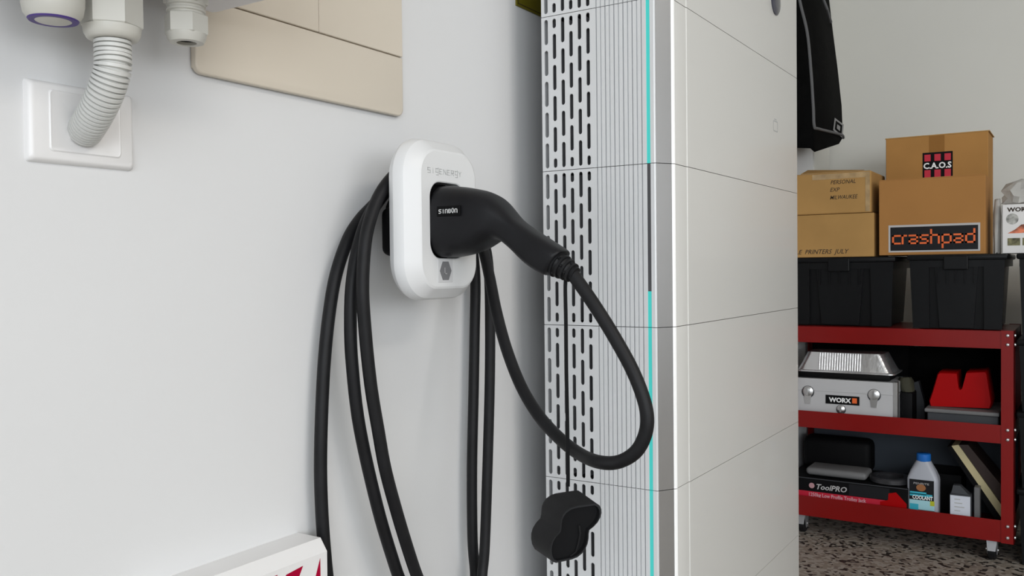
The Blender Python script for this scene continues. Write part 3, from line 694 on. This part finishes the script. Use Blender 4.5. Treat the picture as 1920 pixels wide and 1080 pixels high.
# two handwritten boxes
yl_, yr_, z0_, z1_ = span(1470, 1638.5, 402, 481, XBX)
c1 = carton('cardboard_box', XBX, XBX+0.26, yr_, YW-0.010, zb0-0.003, z1_, M_card2, 'tan cardboard box with handwriting along its bottom edge, lower of two', 'cardboard boxes on the tubs')
link('handwriting', text_mb('LE  PRINTERS  JULY', (XBX, on_x(1492, 470, XBX).y, on_x(1540, 476, XBX).z), NX, UZ, 0.015, on_x(1492, 470, XBX).y-on_x(1592, 470, XBX).y, 0.0005, 0.006, 0.3), M_ink, c1)
zz = z1_+0.0012
yl_, yr_, z0_, z1_ = span(1470, 1633, 324, 400, XBX)
c2 = carton('cardboard_box', XBX+0.004, XBX+0.25, yr_, YW-0.010, zz, z1_, M_card2, 'taped tan cardboard box with three lines of handwriting, upper of two', 'cardboard boxes on the tubs', r=0.005)
for s_, (py_, w0, w1) in zip(('PERSONAL', 'EXP', 'MILWAUKEE'), ((345.5, 1557, 1604), (359.5, 1556, 1574), (374, 1556, 1608))):
    link('handwriting', text_mb(s_, (XBX+0.004, on_x(w0, py_, XBX).y, on_x(w0, py_, XBX).z), NX, UZ, 0.013, on_x(w0, py_, XBX).y-on_x(w1, py_, XBX).y, 0.0005, 0.004, 0.25), M_ink, c2)
tp_ = link('clear_tape', MB().box(XBX+0.0032, XBX+0.004, yr_+0.004, yr_+0.018, zz+0.004, z1_-0.004).box(XBX+0.0032, XBX+0.004, yr_+0.018, yr_+0.19, z1_-0.022, z1_-0.004), M_clear, c2)
link('top_flap', MB().add([(XBX+0.006, 0.82, z1_), (XBX+0.006, yr_+0.04, z1_), (XBX+0.10, yr_+0.04, z1_+0.010), (XBX+0.10, 0.82, z1_+0.022), (XBX+0.006, 0.82, z1_+0.002), (XBX+0.006, yr_+0.04, z1_+0.002), (XBX+0.10, yr_+0.04, z1_+0.012), (XBX+0.10, 0.82, z1_+0.024)],
     [(0,1,2,3),(4,5,6,7),(0,1,5,4),(1,2,6,5),(2,3,7,6),(3,0,4,7)]), M_card2, c2)

# white carton with printed pictures on the right stack
XQ = XU+0.05
yl_, yr_, _, z1_ = span(1879, 1962, 382, 473, XQ)
wc = carton('tool_carton', XQ, XQ+0.16, yr_, yl_, zb0, z1_, M_paper, 'white printed carton on the tub stack at the right edge')
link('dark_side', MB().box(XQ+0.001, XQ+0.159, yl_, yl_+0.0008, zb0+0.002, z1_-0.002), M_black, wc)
fy = lambda px: on_x(px, 430, XQ).y
fz = lambda py_: on_x(1915, py_, XQ).z
link('lettering', text_mb('WORX', (XQ, fy(1888), fz(396)), NX, UZ, 0.013, fy(1888)-fy(1934), 0.0005, 0.04), M_ink, wc)
pr = MB().lathe((XQ, fy(1898), fz(410)), (-1, 0, 0), [(0.017, 0.0), (0.017, 0.0004)], 16)
link('printed_disc', pr, mat('grey_pattern_print', (0.30, 0.30, 0.28), 0.6, var=0.8, scale=70), wc)
link('printed_tool', MB().prism([Vector((XQ, fy(a), fz(b))) for a, b in ((1889, 437), (1903, 430), (1915, 421), (1935, 419), (1935, 436), (1910, 437))], (-0.0004, 0, 0)), mat('tool_picture_print', (0.42, 0.12, 0.06), 0.6, var=0.9, scale=45), wc)
for a, b in ((1889, 1913), (1917, 1941)):
    link('printed_photo', MB().box(XQ-0.0004, XQ, fy(a), fy(b), fz(446), fz(460)), M_moss, wc)
# crumpled clear bag around and over it
bagp = []
NB = 14
cyb, czb = on_x(1915, 365, XQ+0.05).y, zb0
def crumple(seed, prof, n=18, lo=.80):
    rnd = random.Random(seed); rs = []
    for (cx, cy, cz, rx, ry) in prof:
        rs.append([Vector((cx+rx*math.cos(2*math.pi*k/n)*rnd.uniform(lo, 1.12), cy+ry*math.sin(2*math.pi*k/n)*rnd.uniform(lo, 1.12), cz+rnd.uniform(-.004, .004))) for k in range(n)])
    return MB().loft(rs)
fb = crumple(3, [(XQ+0.06, fy(1925), z1_+0.004, 0.055, 0.075), (XQ+0.06, fy(1925), z1_+0.022, 0.065, 0.083), (XQ+0.06, fy(1922), z1_+0.045, 0.06, 0.072), (XQ+0.06, fy(1925), z1_+0.066, 0.045, 0.055), (XQ+0.06, fy(1930), z1_+0.080, 0.02, 0.028)], 22, .62)
pb_ = link('plastic_bag', fb, M_film, smooth=30); tag(pb_, 'crumpled clear plastic bag lying on top of the white carton', 'plastic bag')
fb = crumple(8, [(XQ+0.05, yl_+0.016, zb0+0.001, 0.030, 0.011), (XQ+0.05, yl_+0.0165, zb0+0.06, 0.032, 0.012), (XQ+0.05, yl_+0.0165, zb0+0.12, 0.030, 0.012), (XQ+0.05, yl_+0.016, zb0+0.17, 0.014, 0.008)], 14)
pb2 = link('plastic_wrap', fb, M_film, smooth=60); tag(pb2, 'narrow upright roll of clear wrap between the brown box and white carton', 'plastic wrap')

# ================================================================== hanging black bag on the left wall
XH0, XH1 = 3.10, 3.48
def hang(px, py_, X): p = on_x(px, py_, X); return p
secs = []
for py_, pn, pf in ((-60, 1492, 1549), (0, 1500, 1556), (60, 1514, 1563), (130, 1521, 1572), (200, 1525.5, 1579.5), (236, 1527.5, 1582)):
    A, B = hang(pn, py_, XH0), hang(pf, py_+ (22 if py_ > 220 else 0), XH1)
    secs.append((A, B))
gb = thing('hanging_bag', (3.29, YW-0.02, secs[-1][0].z-0.05), 'long black fabric bag with grey piping hanging high on the left wall', 'bag')
rs = []
for A, B in secs:
    z = A.z; r_ = 0.012
    rs.append([Vector((XH0, YW-0.004, z)), Vector((XH0, A.y+r_, z)), Vector((XH0+0.006, A.y+0.003, z)), Vector((XH0+r_, A.y, z)), Vector((XH1-r_, B.y, B.z)), Vector((XH1-0.004, B.y+0.004, B.z)), Vector((XH1, B.y+r_, B.z)), Vector((XH1, YW-0.004, B.z))])
A, B = secs[-1]
zl = on_x(1530, 291, XH0+0.06).z
rs.append([Vector((XH0+0.02, YW-0.006, zl+0.03)), Vector((XH0+0.02, A.y+0.02, zl+0.02)), Vector((XH0+0.026, A.y+0.012, zl+0.012)), Vector((XH0+0.035, A.y+0.010, zl+0.008)), Vector((XH1-0.03, B.y+0.01, B.z-0.025)), Vector((XH1-0.02, B.y+0.014, B.z-0.025)), Vector((XH1-0.015, B.y+0.02, B.z-0.02)), Vector((XH1-0.015, YW-0.006, B.z-0.015))])
link('bag_body', MB().loft(rs), M_fab, gb, smooth=50)
link('piping', MB().tube(spline([Vector((XH0+0.003, A.y+0.002, A.z)) for A, B in secs]+[Vector((XH0+0.05, secs[-1][0].y-0.001, secs[-1][0].z-0.004)), Vector((XH1-0.06, secs[-1][1].y-0.002, secs[-1][1].z+0.004)), Vector((XH1-0.01, secs[-1][1].y-0.001, secs[-1][1].z-0.002))], 6), 0.0052, 8), M_pip, gb, smooth=60)
def side(px, py_):
    d = ray(px, py_); 
    # right face of the bag: plane through three of its corners
    P0, P1, P2 = Vector((XH0, secs[-1][0].y, secs[-1][0].z)), Vector((XH1, secs[-1][1].y, secs[-1][1].z)), Vector((XH0, secs[2][0].y, secs[2][0].z))
    n = (P1-P0).cross(P2-P0).normalized(); 
    if n.y > 0: n = -n
    return CAM + d*((P0-CAM).dot(n)/d.dot(n)), n
oq = [side(*q_)[0] for q_ in ((1563, 221), (1580, 234), (1577.5, 259), (1560, 244))]; nn = side(1570, 240)[1]
cq = sum(oq, Vector())/4; iq = [cq+(p-cq)*0.72 for p in oq]
pm = MB(); off = nn*0.004
P = [p+off for p in oq]+[p+off for p in iq]
pm.add(P, [(0,1,5,4),(1,2,6,5),(2,3,7,6),(3,0,4,7)])
dq = [cq+(p-cq)*0.34 for p in oq]; pm.add([p+off for p in dq], [(0,1,2,3)])
link('logo_patch', pm, mat('pale_grey_patch', (0.24, 0.24, 0.24), 0.6), gb)
link('strap', MB().tube([hang(1540, -5, XH0+0.16)-Vector((0,0.004,0)), hang(1548, 18, XH0+0.18)-Vector((0,0.006,0)), hang(1556, 42, XH0+0.24)-Vector((0,0.004,0))], 0.005, 6), M_pip, gb)
link('hook', MB().tube([(XH0+0.19, YW, secs[0][0].z+0.05), (XH0+0.19, YW-0.035, secs[0][0].z+0.05), (XH0+0.19, YW-0.04, secs[0][0].z-0.02)], 0.005, 8), M_steel, gb)

# ================================================================== things on the middle shelf
zs = SH[0]+0.0005
XI = XT+0.02
# aluminium tool case
yl_, yr_, _, z1_ = span(1460, 1681, 712, 780, XI)
case = thing('tool_case', (XI+0.12, (0.88+yr_)/2, zs), 'silver aluminium tool case with latches on the middle trolley shelf', 'tool case')
y1_ = YW-0.018
link('case_body', MB().rbox(XI, XI+0.19, yr_, y1_, zs, z1_-0.040, 0.003, 2), M_alu, case)
link('case_lid', MB().rbox(XI, XI+0.19, yr_, y1_, z1_-0.0385, z1_, 0.003, 2), M_alu, case)
for za, zb_ in ((z1_-0.041, z1_-0.0345), (zs+0.024, zs+0.030)):
    link('edge_band', MB().box(XI-0.0015, XI+0.02, yr_-0.001, y1_, za, zb_), M_alu, case)
link('corner_guard', MB().rbox(XI-0.003, XI+0.03, yr_-0.003, yr_+0.010, zs, z1_+0.002, 0.0015, 1), M_steel, case)
for px_, py_ in ((1515, 740), (1639, 747), (1577, 772)):
    p = on_x(px_, py_, XI); big = 1.0 if py_ < 760 else 0.75
    lt = link('latch', MB().lathe((XI-0.0005, p.y, p.z+0.012*big), (-1, 0, 0), [(0.018*big, 0), (0.018*big, 0.003), (0.013*big, 0.006), (0.004*big, 0.0075)], 18), M_steel, case, smooth=30)
    link('latch_recess', MB().lathe((XI-0.0004, p.y, p.z+0.010*big), (-1, 0, 0), [(0.021*big, 0), (0.021*big, 0.0012)], 18), M_dgrey, lt)
    link('latch_key', MB().box(XI-0.012, XI-0.006, p.y-0.003, p.y+0.003, p.z, p.z+0.024*big), M_steel, lt)
    if py_ < 760:
        link('latch_tongue', MB().prism([Vector((XI-0.0005, p.y+0.013, p.z+0.008)), Vector((XI-0.0005, p.y-0.013, p.z+0.008)), Vector((XI-0.0005, p.y-0.008, p.z-0.030)), Vector((XI-0.0005, p.y+0.008, p.z-0.030))], (-0.004, 0, 0)), M_steel, lt)
a, b, c_, d_ = span(1548, 1611.5, 742, 758.5, XI)
bd = link('badge', MB().box(XI-0.0012, XI, a, b, c_, d_), M_black, case)
link('lettering', text_mb('WORX', (XI-0.0012, a-(a-b)*0.10, c_+(d_-c_)*0.24), NX, UZ, (d_-c_)*0.52, (a-b)*0.66, 0.0006, 0.04), M_print, bd)
link('orange_mark', MB().box(XI-0.0016, XI-0.0012, a-(a-b)*0.79, a-(a-b)*0.93, c_+(d_-c_)*0.22, d_-(d_-c_)*0.2), M_orange, bd)
# black sheet under the foil tray
zc_ = z1_+0.0006
pad = link('black_folder', MB().rbox(XI+0.01, XI+0.19, on_x(1668, 700, XI).y, YW-0.03, zc_+0.002, zc_+0.020, 0.005, 2), M_black, smooth=40)
tag(pad, 'thin black folder between the foil tray and silver case', 'folder')
# foil tray, upside down
yl_, yr_, z0_, z1_ = span(1490, 1672, 662, 700, XI+0.02)
zf0 = zc_+0.0205; zf1 = on_x(1590, 662, XI+0.04).z
ft = thing('foil_tray', (XI+0.1, 0.65, zf0), 'crinkled silver foil tray turned upside down on the tool case', 'foil tray')
ya, yb = on_x(1674, 695, XI+0.02).y, 0.84
def tring(ix, iy, z, r=0.02):
    cx, cy = XI+0.10, (ya+yb)/2; hx_, hy_ = 0.08-ix, (yb-ya)/2-iy
    return [Vector((a, b, z)) for a, b in rrect(cx, cy, hx_, hy_, r, 6)]
link('tray_walls', MB().loft([tring(-0.004, -0.006, zf0), tring(-0.004, -0.006, zf0+0.004), tring(0.003, 0.004, zf0+0.006), tring(0.010, 0.018, (zf0+zf1)/2), tring(0.016, 0.034, zf1), tring(0.03, 0.05, zf1+0.001)]), M_foil, ft, smooth=30)
for k in range(17):
    yk = on_x(1537+k*4.75, 680, XI+0.03).y
    link('flute', MB().tube([(XI+0.0225, yk, zf0+0.008), (XI+0.0355, yk, zf1-0.002)], 0.0028, 6), M_foil, ft, smooth=60)
# dark olive pouch
ol_ = crumple(5, [(XI+0.09, on_x(1698, 710, XI+0.05).y, zs+0.127, 0.03, 0.02), (XI+0.09, on_x(1696, 700, XI+0.05).y, zs+0.140, 0.030, 0.026), (XI+0.09, on_x(1694, 700, XI+0.05).y, zs+0.160, 0.028, 0.024), (XI+0.09, on_x(1694, 700, XI+0.05).y, zs+0.172, 0.02, 0.018)], 16)
po = link('olive_pouch', ol_, M_olive, smooth=60); tag(po, 'dark olive fabric pouch beside the foil tray', 'pouch')
# dark block holding it up, grey wedge
bk = link('black_block', MB().rbox(XI+0.05, XI+0.14, on_x(1711, 740, XI+0.05).y, on_x(1688, 740, XI+0.05).y, zs, zs+0.128, 0.006, 2), M_black, smooth=40)
tag(bk, 'tall black block right beside the silver tool case', 'block')
yy = [on_x(a, 735, XI+0.16).y for a in (1697, 1735, 1724, 1705)]
wz = [zs, zs, on_x(1710, 712, XI+0.16).z, on_x(1710, 705, XI+0.16).z]
wed = link('grey_wedge', MB().prism([Vector((XI+0.16, on_x(1694, 735, XI+0.16).y, zs)), Vector((XI+0.16, on_x(1734, 735, XI+0.16).y, zs)), Vector((XI+0.16, on_x(1733, 735, XI+0.16).y, on_x(1733, 755, XI+0.16).z)), Vector((XI+0.16, on_x(1722, 720, XI+0.16).y, on_x(1722, 715, XI+0.16).z)), Vector((XI+0.16, on_x(1694, 720, XI+0.16).y, on_x(1694, 722, XI+0.16).z))], (0.035, 0, 0)), M_dgrey)
tag(wed, 'dark grey wedge between the tool case and the red block', 'wedge')
# flat grey case with the red moulded block on it
yl_, yr_, z0_, z1_ = span(1733, 1874, 770, 792, XI)
fc = thing('flat_case', (XI+0.12, (yl_+yr_)/2, zs), 'flat dark grey case under the red block on the trolley', 'case')
link('case_base', MB().rbox(XI+0.006, XI+0.235, yr_+0.003, yl_-0.008, zs, z1_-0.013, 0.003, 2), M_dgrey, fc)
link('case_lid', MB().rbox(XI, XI+0.245, yr_, yl_, z1_-0.0125, z1_, 0.004, 2), M_mgrey, fc)
zr = z1_+0.0005
pr_ = [(1743, 762), (1741, 752), (1747, 735), (1757, 701), (1760, 698), (1793, 699), (1797, 728), (1800, 731), (1804, 728), (1812, 698), (1848, 696), (1851, 699), (1857, 735), (1860, 755), (1857, 766), (1750, 767)]
XR = XI+0.05
pts = [on_x(a, b, XR) for a, b in pr_]
pts = [Vector((p.x, p.y, max(p.z, zr))) for p in pts]
rb = MB()
cxr = sum((p.y for p in pts))/len(pts)
rb.loft([[Vector((XR+0.004, cxr+(p.y-cxr)*0.96, zr+(p.z-zr)*0.97)) for p in pts], pts and [Vector((XR+0.012, p.y, p.z)) for p in pts], [Vector((XR+0.12, p.y, p.z)) for p in pts], [Vector((XR+0.128, cxr+(p.y-cxr)*0.96, zr+(p.z-zr)*0.97)) for p in pts]])
ro = link('red_block', rb, M_redpl, smooth=35); tag(ro, 'red moulded plastic block with a notch in its top', 'block')
# black backdrops added at the back of the shelf to darken it
yA, yB_ = tr_y0+0.008, on_x(1650, 740, XI+0.27).y
yc_, hw_ = (yA+yB_)/2, (yB_-yA)/2/1.12
bb = crumple(11, [(XI+0.292, yc_, zs+0.006, 0.028, hw_*.96), (XI+0.292, yc_, zs+0.05, 0.032, hw_), (XI+0.292, yc_, zs+0.20, 0.032, hw_), (XI+0.292, yc_, zs+0.262, 0.028, hw_*.97)], 26)
sb = link('black_backdrop', bb, M_fab, smooth=60); tag(sb, 'black backdrop added behind the red block to darken the middle trolley shelf', 'bag')
yA, yB_ = on_x(1712, 740, XI+0.225).y, YW-0.03
yc_, hw_ = (yA+yB_)/2, (yB_-yA)/2/1.12
bb = crumple(12, [(XI+0.222, yc_, zs+0.006, 0.020, hw_*.96), (XI+0.222, yc_, zs+0.05, 0.022, hw_), (XI+0.222, yc_, zs+0.20, 0.022, hw_), (XI+0.222, yc_, zs+0.268, 0.020, hw_*.97)], 26)  # second added backdrop, darkens the gap behind the foil tray
sb = link('black_backdrop', bb, M_fab, smooth=60); tag(sb, 'black backdrop added to darken the space behind the foil tray and silver tool case', 'bag')

# ================================================================== things on the bottom shelf
zs = SH[1]+0.0005
yr_ = on_x(1702, 930, XI).y; z1_ = on_x(1600, 905, XI).z
jb = thing('jack_box', (XI+0.11, 0.6, zs), 'long black and red printed jack box on the bottom trolley shelf', 'box')
y1_ = YW-0.018
link('box_body', MB().rbox(XI, XI+0.23, yr_, y1_, zs, z1_, 0.002, 1), M_black, jb)
link('grey_panel', MB().box(XI-0.0004, XI, on_x(1592, 925, XI).y, on_x(1668, 925, XI).y, z1_-0.044, z1_-0.006), M_char, jb)
link('edge_line', MB().box(XI-0.0005, XI+0.001, yr_, y1_, z1_-0.0028, z1_-0.0003), M_dgrey, jb)
ysp = on_x(1679, 925, XI).y
link('red_band', MB().box(XI-0.0006, XI-0.0002, on_x(1660, 925, XI).y, y1_, z1_-0.068, z1_-0.046), M_crim, jb)
link('red_jack_picture', MB().prism([Vector((XI-0.0003, on_x(a, 925, XI).y, z1_-h_)) for a, h_ in ((1650, 0.070), (1650, 0.052), (1665, 0.044), (1666, 0.022), (1680, 0.016), (1700, 0.050), (1700, 0.066))], (-0.0005, 0, 0)), M_redpl, jb)
link('emblem', MB().lathe((XI-0.0003, on_x(1522, 905, XI).y, z1_-0.026), (-1, 0, 0), [(0.0095, 0), (0.0095, 0.0004)], 14), mat('pink_print', (0.45, 0.25, 0.27), 0.5), jb)
link('lettering', text_mb('ToolPRO', (XI-0.0003, on_x(1531, 905, XI).y, z1_-0.036), NX, UZ, 0.018, on_x(1531, 905, XI).y-on_x(1588, 905, XI).y, 0.0005, 0.02, 0.25), M_lgrey, jb)
link('lettering', text_mb('1250kg Low Profile Trolley Jack', (XI-0.0006, on_x(1517, 925, XI).y, z1_-0.062), NX, UZ, 0.0125, on_x(1517, 925, XI).y-on_x(1624, 925, XI).y, 0.0005, 0.02), mat('pale_pink_print', (0.62, 0.36, 0.40), 0.5), jb)
link('lettering', text_mb('1 Height Control Valve', (XI-0.0003, on_x(1517, 940, XI).y, z1_-0.083), NX, UZ, 0.008, on_x(1517, 940, XI).y-on_x(1580, 940, XI).y, 0.0005, 0.01), M_mgrey, jb)
ztj = z1_+0.0006
gbd = link('back_shade_board', MB().rbox(XT+0.328, XT+0.336, tr_y0+0.008, YW-0.03, zs, SH[0]-0.012, 0.001, 1), mat('blue_grey_shade', (0.055, 0.065, 0.08), 0.6, spec=0.2, var=0.06))  # added board, gives the back of the shelf its shade
tag(gbd, 'dark blue-grey board added to darken the back of the bottom trolley shelf', 'board')
# grey sander plate on the box
a, b, c_, d_ = span(1510, 1624, 842, 868, XI+0.02)
gp = thing('grey_tray', (XI+0.08, (a+b)/2, ztj), 'long rounded grey plastic tray lying on the jack box', 'tray')
link('tray_base', MB().rbox(XI+0.02, XI+0.13, b, a, ztj+0.004, ztj+0.030, 0.012, 4), M_mgrey, gp, smooth=40)
link('tray_foot', MB().box(XI+0.04, XI+0.11, b+0.02, a-0.02, ztj, ztj+0.006), M_black, gp)
# black power tool case behind it
bc = link('black_case', MB().rbox(XI+0.14, XI+0.225, on_x(1634, 840, XI+0.14).y, YW-0.03, ztj, on_x(1570, 822, XI+0.14).z, 0.025, 4), M_black, smooth=40)
tag(bc, 'black rounded case behind the grey tray on the jack box', 'case')
# black ring
pc_ = on_x(1668, 862, XI+0.06)
rg_ = link('black_ring', MB().loft([[Vector((XI+0.075+r_*math.cos(2*math.pi*k/32), pc_.y+r_*math.sin(2*math.pi*k/32), ztj+h_)) for k in range(32)] for r_, h_ in ((0.040, 0.0), (0.062, 0.0), (0.066, 0.003), (0.066, 0.016), (0.062, 0.020), (0.044, 0.020), (0.040, 0.016), (0.040, 0.0))], False, False), mat('glossy_black_ring', (0.03, 0.03, 0.033), 0.25, var=0.1), smooth=40)
tag(rg_, 'glossy black ring lying flat on the jack box behind the bottle', 'ring')
# coolant bottle
XJ = XI+0.012
yb0, yb1 = on_x(1759, 930, XJ).y, on_x(1700, 930, XJ).y; yc = (yb0+yb1)/2; hw = (yb1-yb0)/2
bt = thing('coolant_bottle', (XJ+0.032, yc, zs), 'pale grey coolant bottle with blue cap and dark label', 'bottle')
zt_, zn, zsd = on_x(1729, 849, XJ+0.03).z, on_x(1729, 863, XJ+0.03).z, on_x(1729, 893, XJ+0.03).z
def br_(f, fx, z, r=0.012): return [Vector((a, b, z)) for a, b in rrect(XJ+0.032, yc, 0.032*fx, hw*f, min(r, 0.030*fx, hw*f*.98), 6)]
link('jug', MB().loft([br_(.93, .93, zs), br_(1, 1, zs+0.006), br_(1, 1, zsd-0.008), br_(.97, .97, zsd), br_(.80, .86, zsd+(zn-zsd)*.42, .016), br_(.58, .70, zsd+(zn-zsd)*.8, .018), br_(.48, .62, zn, .02)]), M_jug, bt, smooth=50)
link('cap', MB().lathe((XJ+0.032, yc, zn-0.001), UZ, [(0.021, 0), (0.0215, 0.001), (0.0215, (zt_-zn)-0.002), (0.019, zt_-zn)], 24), M_blue, bt, smooth=40)
def lab(px0, px1, py0, py1, m, nm, k): 
    a, b, c_, d_ = span(px0, px1, py0, py1, XJ-0.0005); return link(nm, MB().box(XJ-0.0004*k-0.0003, XJ+0.001, a, b, c_, d_), m, bt)
lb_ = lab(1705, 1751, 900, 938, M_char, 'label', 1)
lab(1706, 1748, 926, 931, M_cyan, 'label_band', 2); lab(1706, 1737, 922, 927, M_cyan, 'label_band', 2)
lab(1705, 1752, 938, 956, M_pcyan, 'label_band', 1); lab(1744, 1752, 940, 949, M_ylw, 'label_mark', 2); lab(1706, 1722, 944, 955, M_cyan, 'label_mark', 2)
lab(1705, 1752, 956, 961, M_char, 'label_band', 1)
a, b, c_, d_ = span(1718, 1736, 908, 921, XJ); 
link('label_mark', MB().loft([[Vector((XJ-0.0007-0.0005*j, (a+b)/2+(a-b)/2*math.cos(2*math.pi*k/16), (c_+d_)/2+(d_-c_)/2*math.sin(2*math.pi*k/16))) for k in range(16)] for j in (0, 1)]), M_brown, bt)
a, b, c_, d_ = span(1711, 1749, 929.5, 936.5, XJ)
link('lettering', text_mb('COOLANT', (XJ-0.0012, a, c_), NX, UZ, d_-c_, a-b, 0.0004, 0.03), M_print, bt)
link('lettering', text_mb('PENRITE', (XJ-0.0007, on_x(1713, 904, XJ).y, on_x(1713, 907, XJ).z), NX, UZ, 0.006, on_x(1713, 904, XJ).y-on_x(1742, 904, XJ).y, 0.0004, 0.0), M_lgrey, bt)
# small black bottle with white label
ya_, yb_ = on_x(1821, 950, XJ).y, on_x(1780, 950, XJ).y
sbt = thing('small_bottle', (XJ+0.025, (ya_+yb_)/2, zs), 'small dark bottle with white label on the bottom shelf', 'bottle')
z2_ = on_x(1800, 927, XJ).z; z3_ = on_x(1795, 912, XJ).z
link('bottle_body', MB().rbox(XJ, XJ+0.05, ya_, yb_, zs, z2_, 0.005, 2).add([(XJ+.004, ya_+.004, z2_-.003), (XJ+.046, ya_+.004, z2_-.003), (XJ+.046, yb_-.004, z2_-.003), (XJ+.004, yb_-.004, z2_-.003), (XJ+.012, yb_-.030, z3_), (XJ+.036, yb_-.030, z3_), (XJ+.036, yb_-.010, z3_), (XJ+.012, yb_-.010, z3_)],
     [(3,2,1,0),(4,5,6,7),(0,1,5,4),(1,2,6,5),(2,3,7,6),(3,0,4,7)]), M_dgrey, sbt, smooth=30)
a, b, c_, d_ = span(1781, 1820, 930, 969, XJ)
pl = link('label', MB().box(XJ-0.0006, XJ+0.001, a-0.001, b+0.001, zs+0.004, d_), mat('pale_paper_label', (0.62, 0.65, 0.72), 0.5), sbt)
for k in range(4): link('printed_line', MB().box(XJ-0.0009, XJ-0.0006, a-(a-b)*0.22, a-(a-b)*(0.5+0.1*(k % 3)), d_-(0.010+0.012*k), d_-(0.013+0.012*k)), M_gprint, pl)
# grey upright strip
gs = link('grey_strip', MB().rbox(XJ+0.02, XJ+0.06, on_x(1837, 945, XJ+0.02).y, on_x(1826, 945, XJ+0.02).y, zs, on_x(1830, 914, XJ+0.02).z, 0.002, 1), M_mgrey)
tag(gs, 'narrow grey upright strip right of the small bottle', 'strip')
# leaning padded board: black cover, cream foam edge
XL = XI+0.07
def lp(px, py_): p = on_x(px, py_, XL); return Vector((XL, p.y, max(p.z, zs)))
ln_ = thing('leaning_pad', (XL+0.06, on_x(1850, 950, XL).y, zs), 'cream foam pad in a black cover leaning against the right post', 'pad')
link('foam', MB().prism([lp(1784, 836), lp(1797, 834), lp(1887, 960), lp(1887, 972), lp(1880, 974)], (0.14, 0, 0)), M_cream, ln_)
link('cover', MB().prism([lp(1776, 838), lp(1783, 836), lp(1881, 976), lp(1868, 976)], (0.15, 0, 0)), M_black, ln_)
link('cover_back', MB().prism([lp(1798, 834), lp(1815, 834), lp(1890, 925), lp(1888, 958)], (0.15, 0, 0)), mat('dark_brown_cover', (0.03, 0.014, 0.010), 0.6, var=0.2), ln_)
# dark crate filling the shelf behind the bottles
cr = thing('dark_crate', (XI+0.2, 0.33, zs), 'low dark crate behind the bottles on the bottom shelf', 'crate')
y0_, y1_ = on_x(1803, 930, XI+0.16).y, on_x(1710, 930, XI+0.16).y
y1_ = min(y1_, on_x(1702, 930, XI).y-0.004)
ch_ = on_x(1780, 890, XI+0.15).z
link('crate_wall', MB().box(XI+0.15, XI+0.158, y0_, y1_, zs, ch_), M_black, cr)
link('crate_wall', MB().box(XI+0.292, XI+0.30, y0_, y1_, zs, ch_), M_black, cr)
link('crate_wall', MB().box(XI+0.158, XI+0.292, y0_, y0_+0.008, zs, ch_), M_black, cr)
link('crate_wall', MB().box(XI+0.158, XI+0.292, y1_-0.008, y1_, zs, ch_), M_black, cr)
link('crate_floor', MB().box(XI+0.158, XI+0.292, y0_+0.008, y1_-0.008, zs, zs+0.006), M_black, cr)
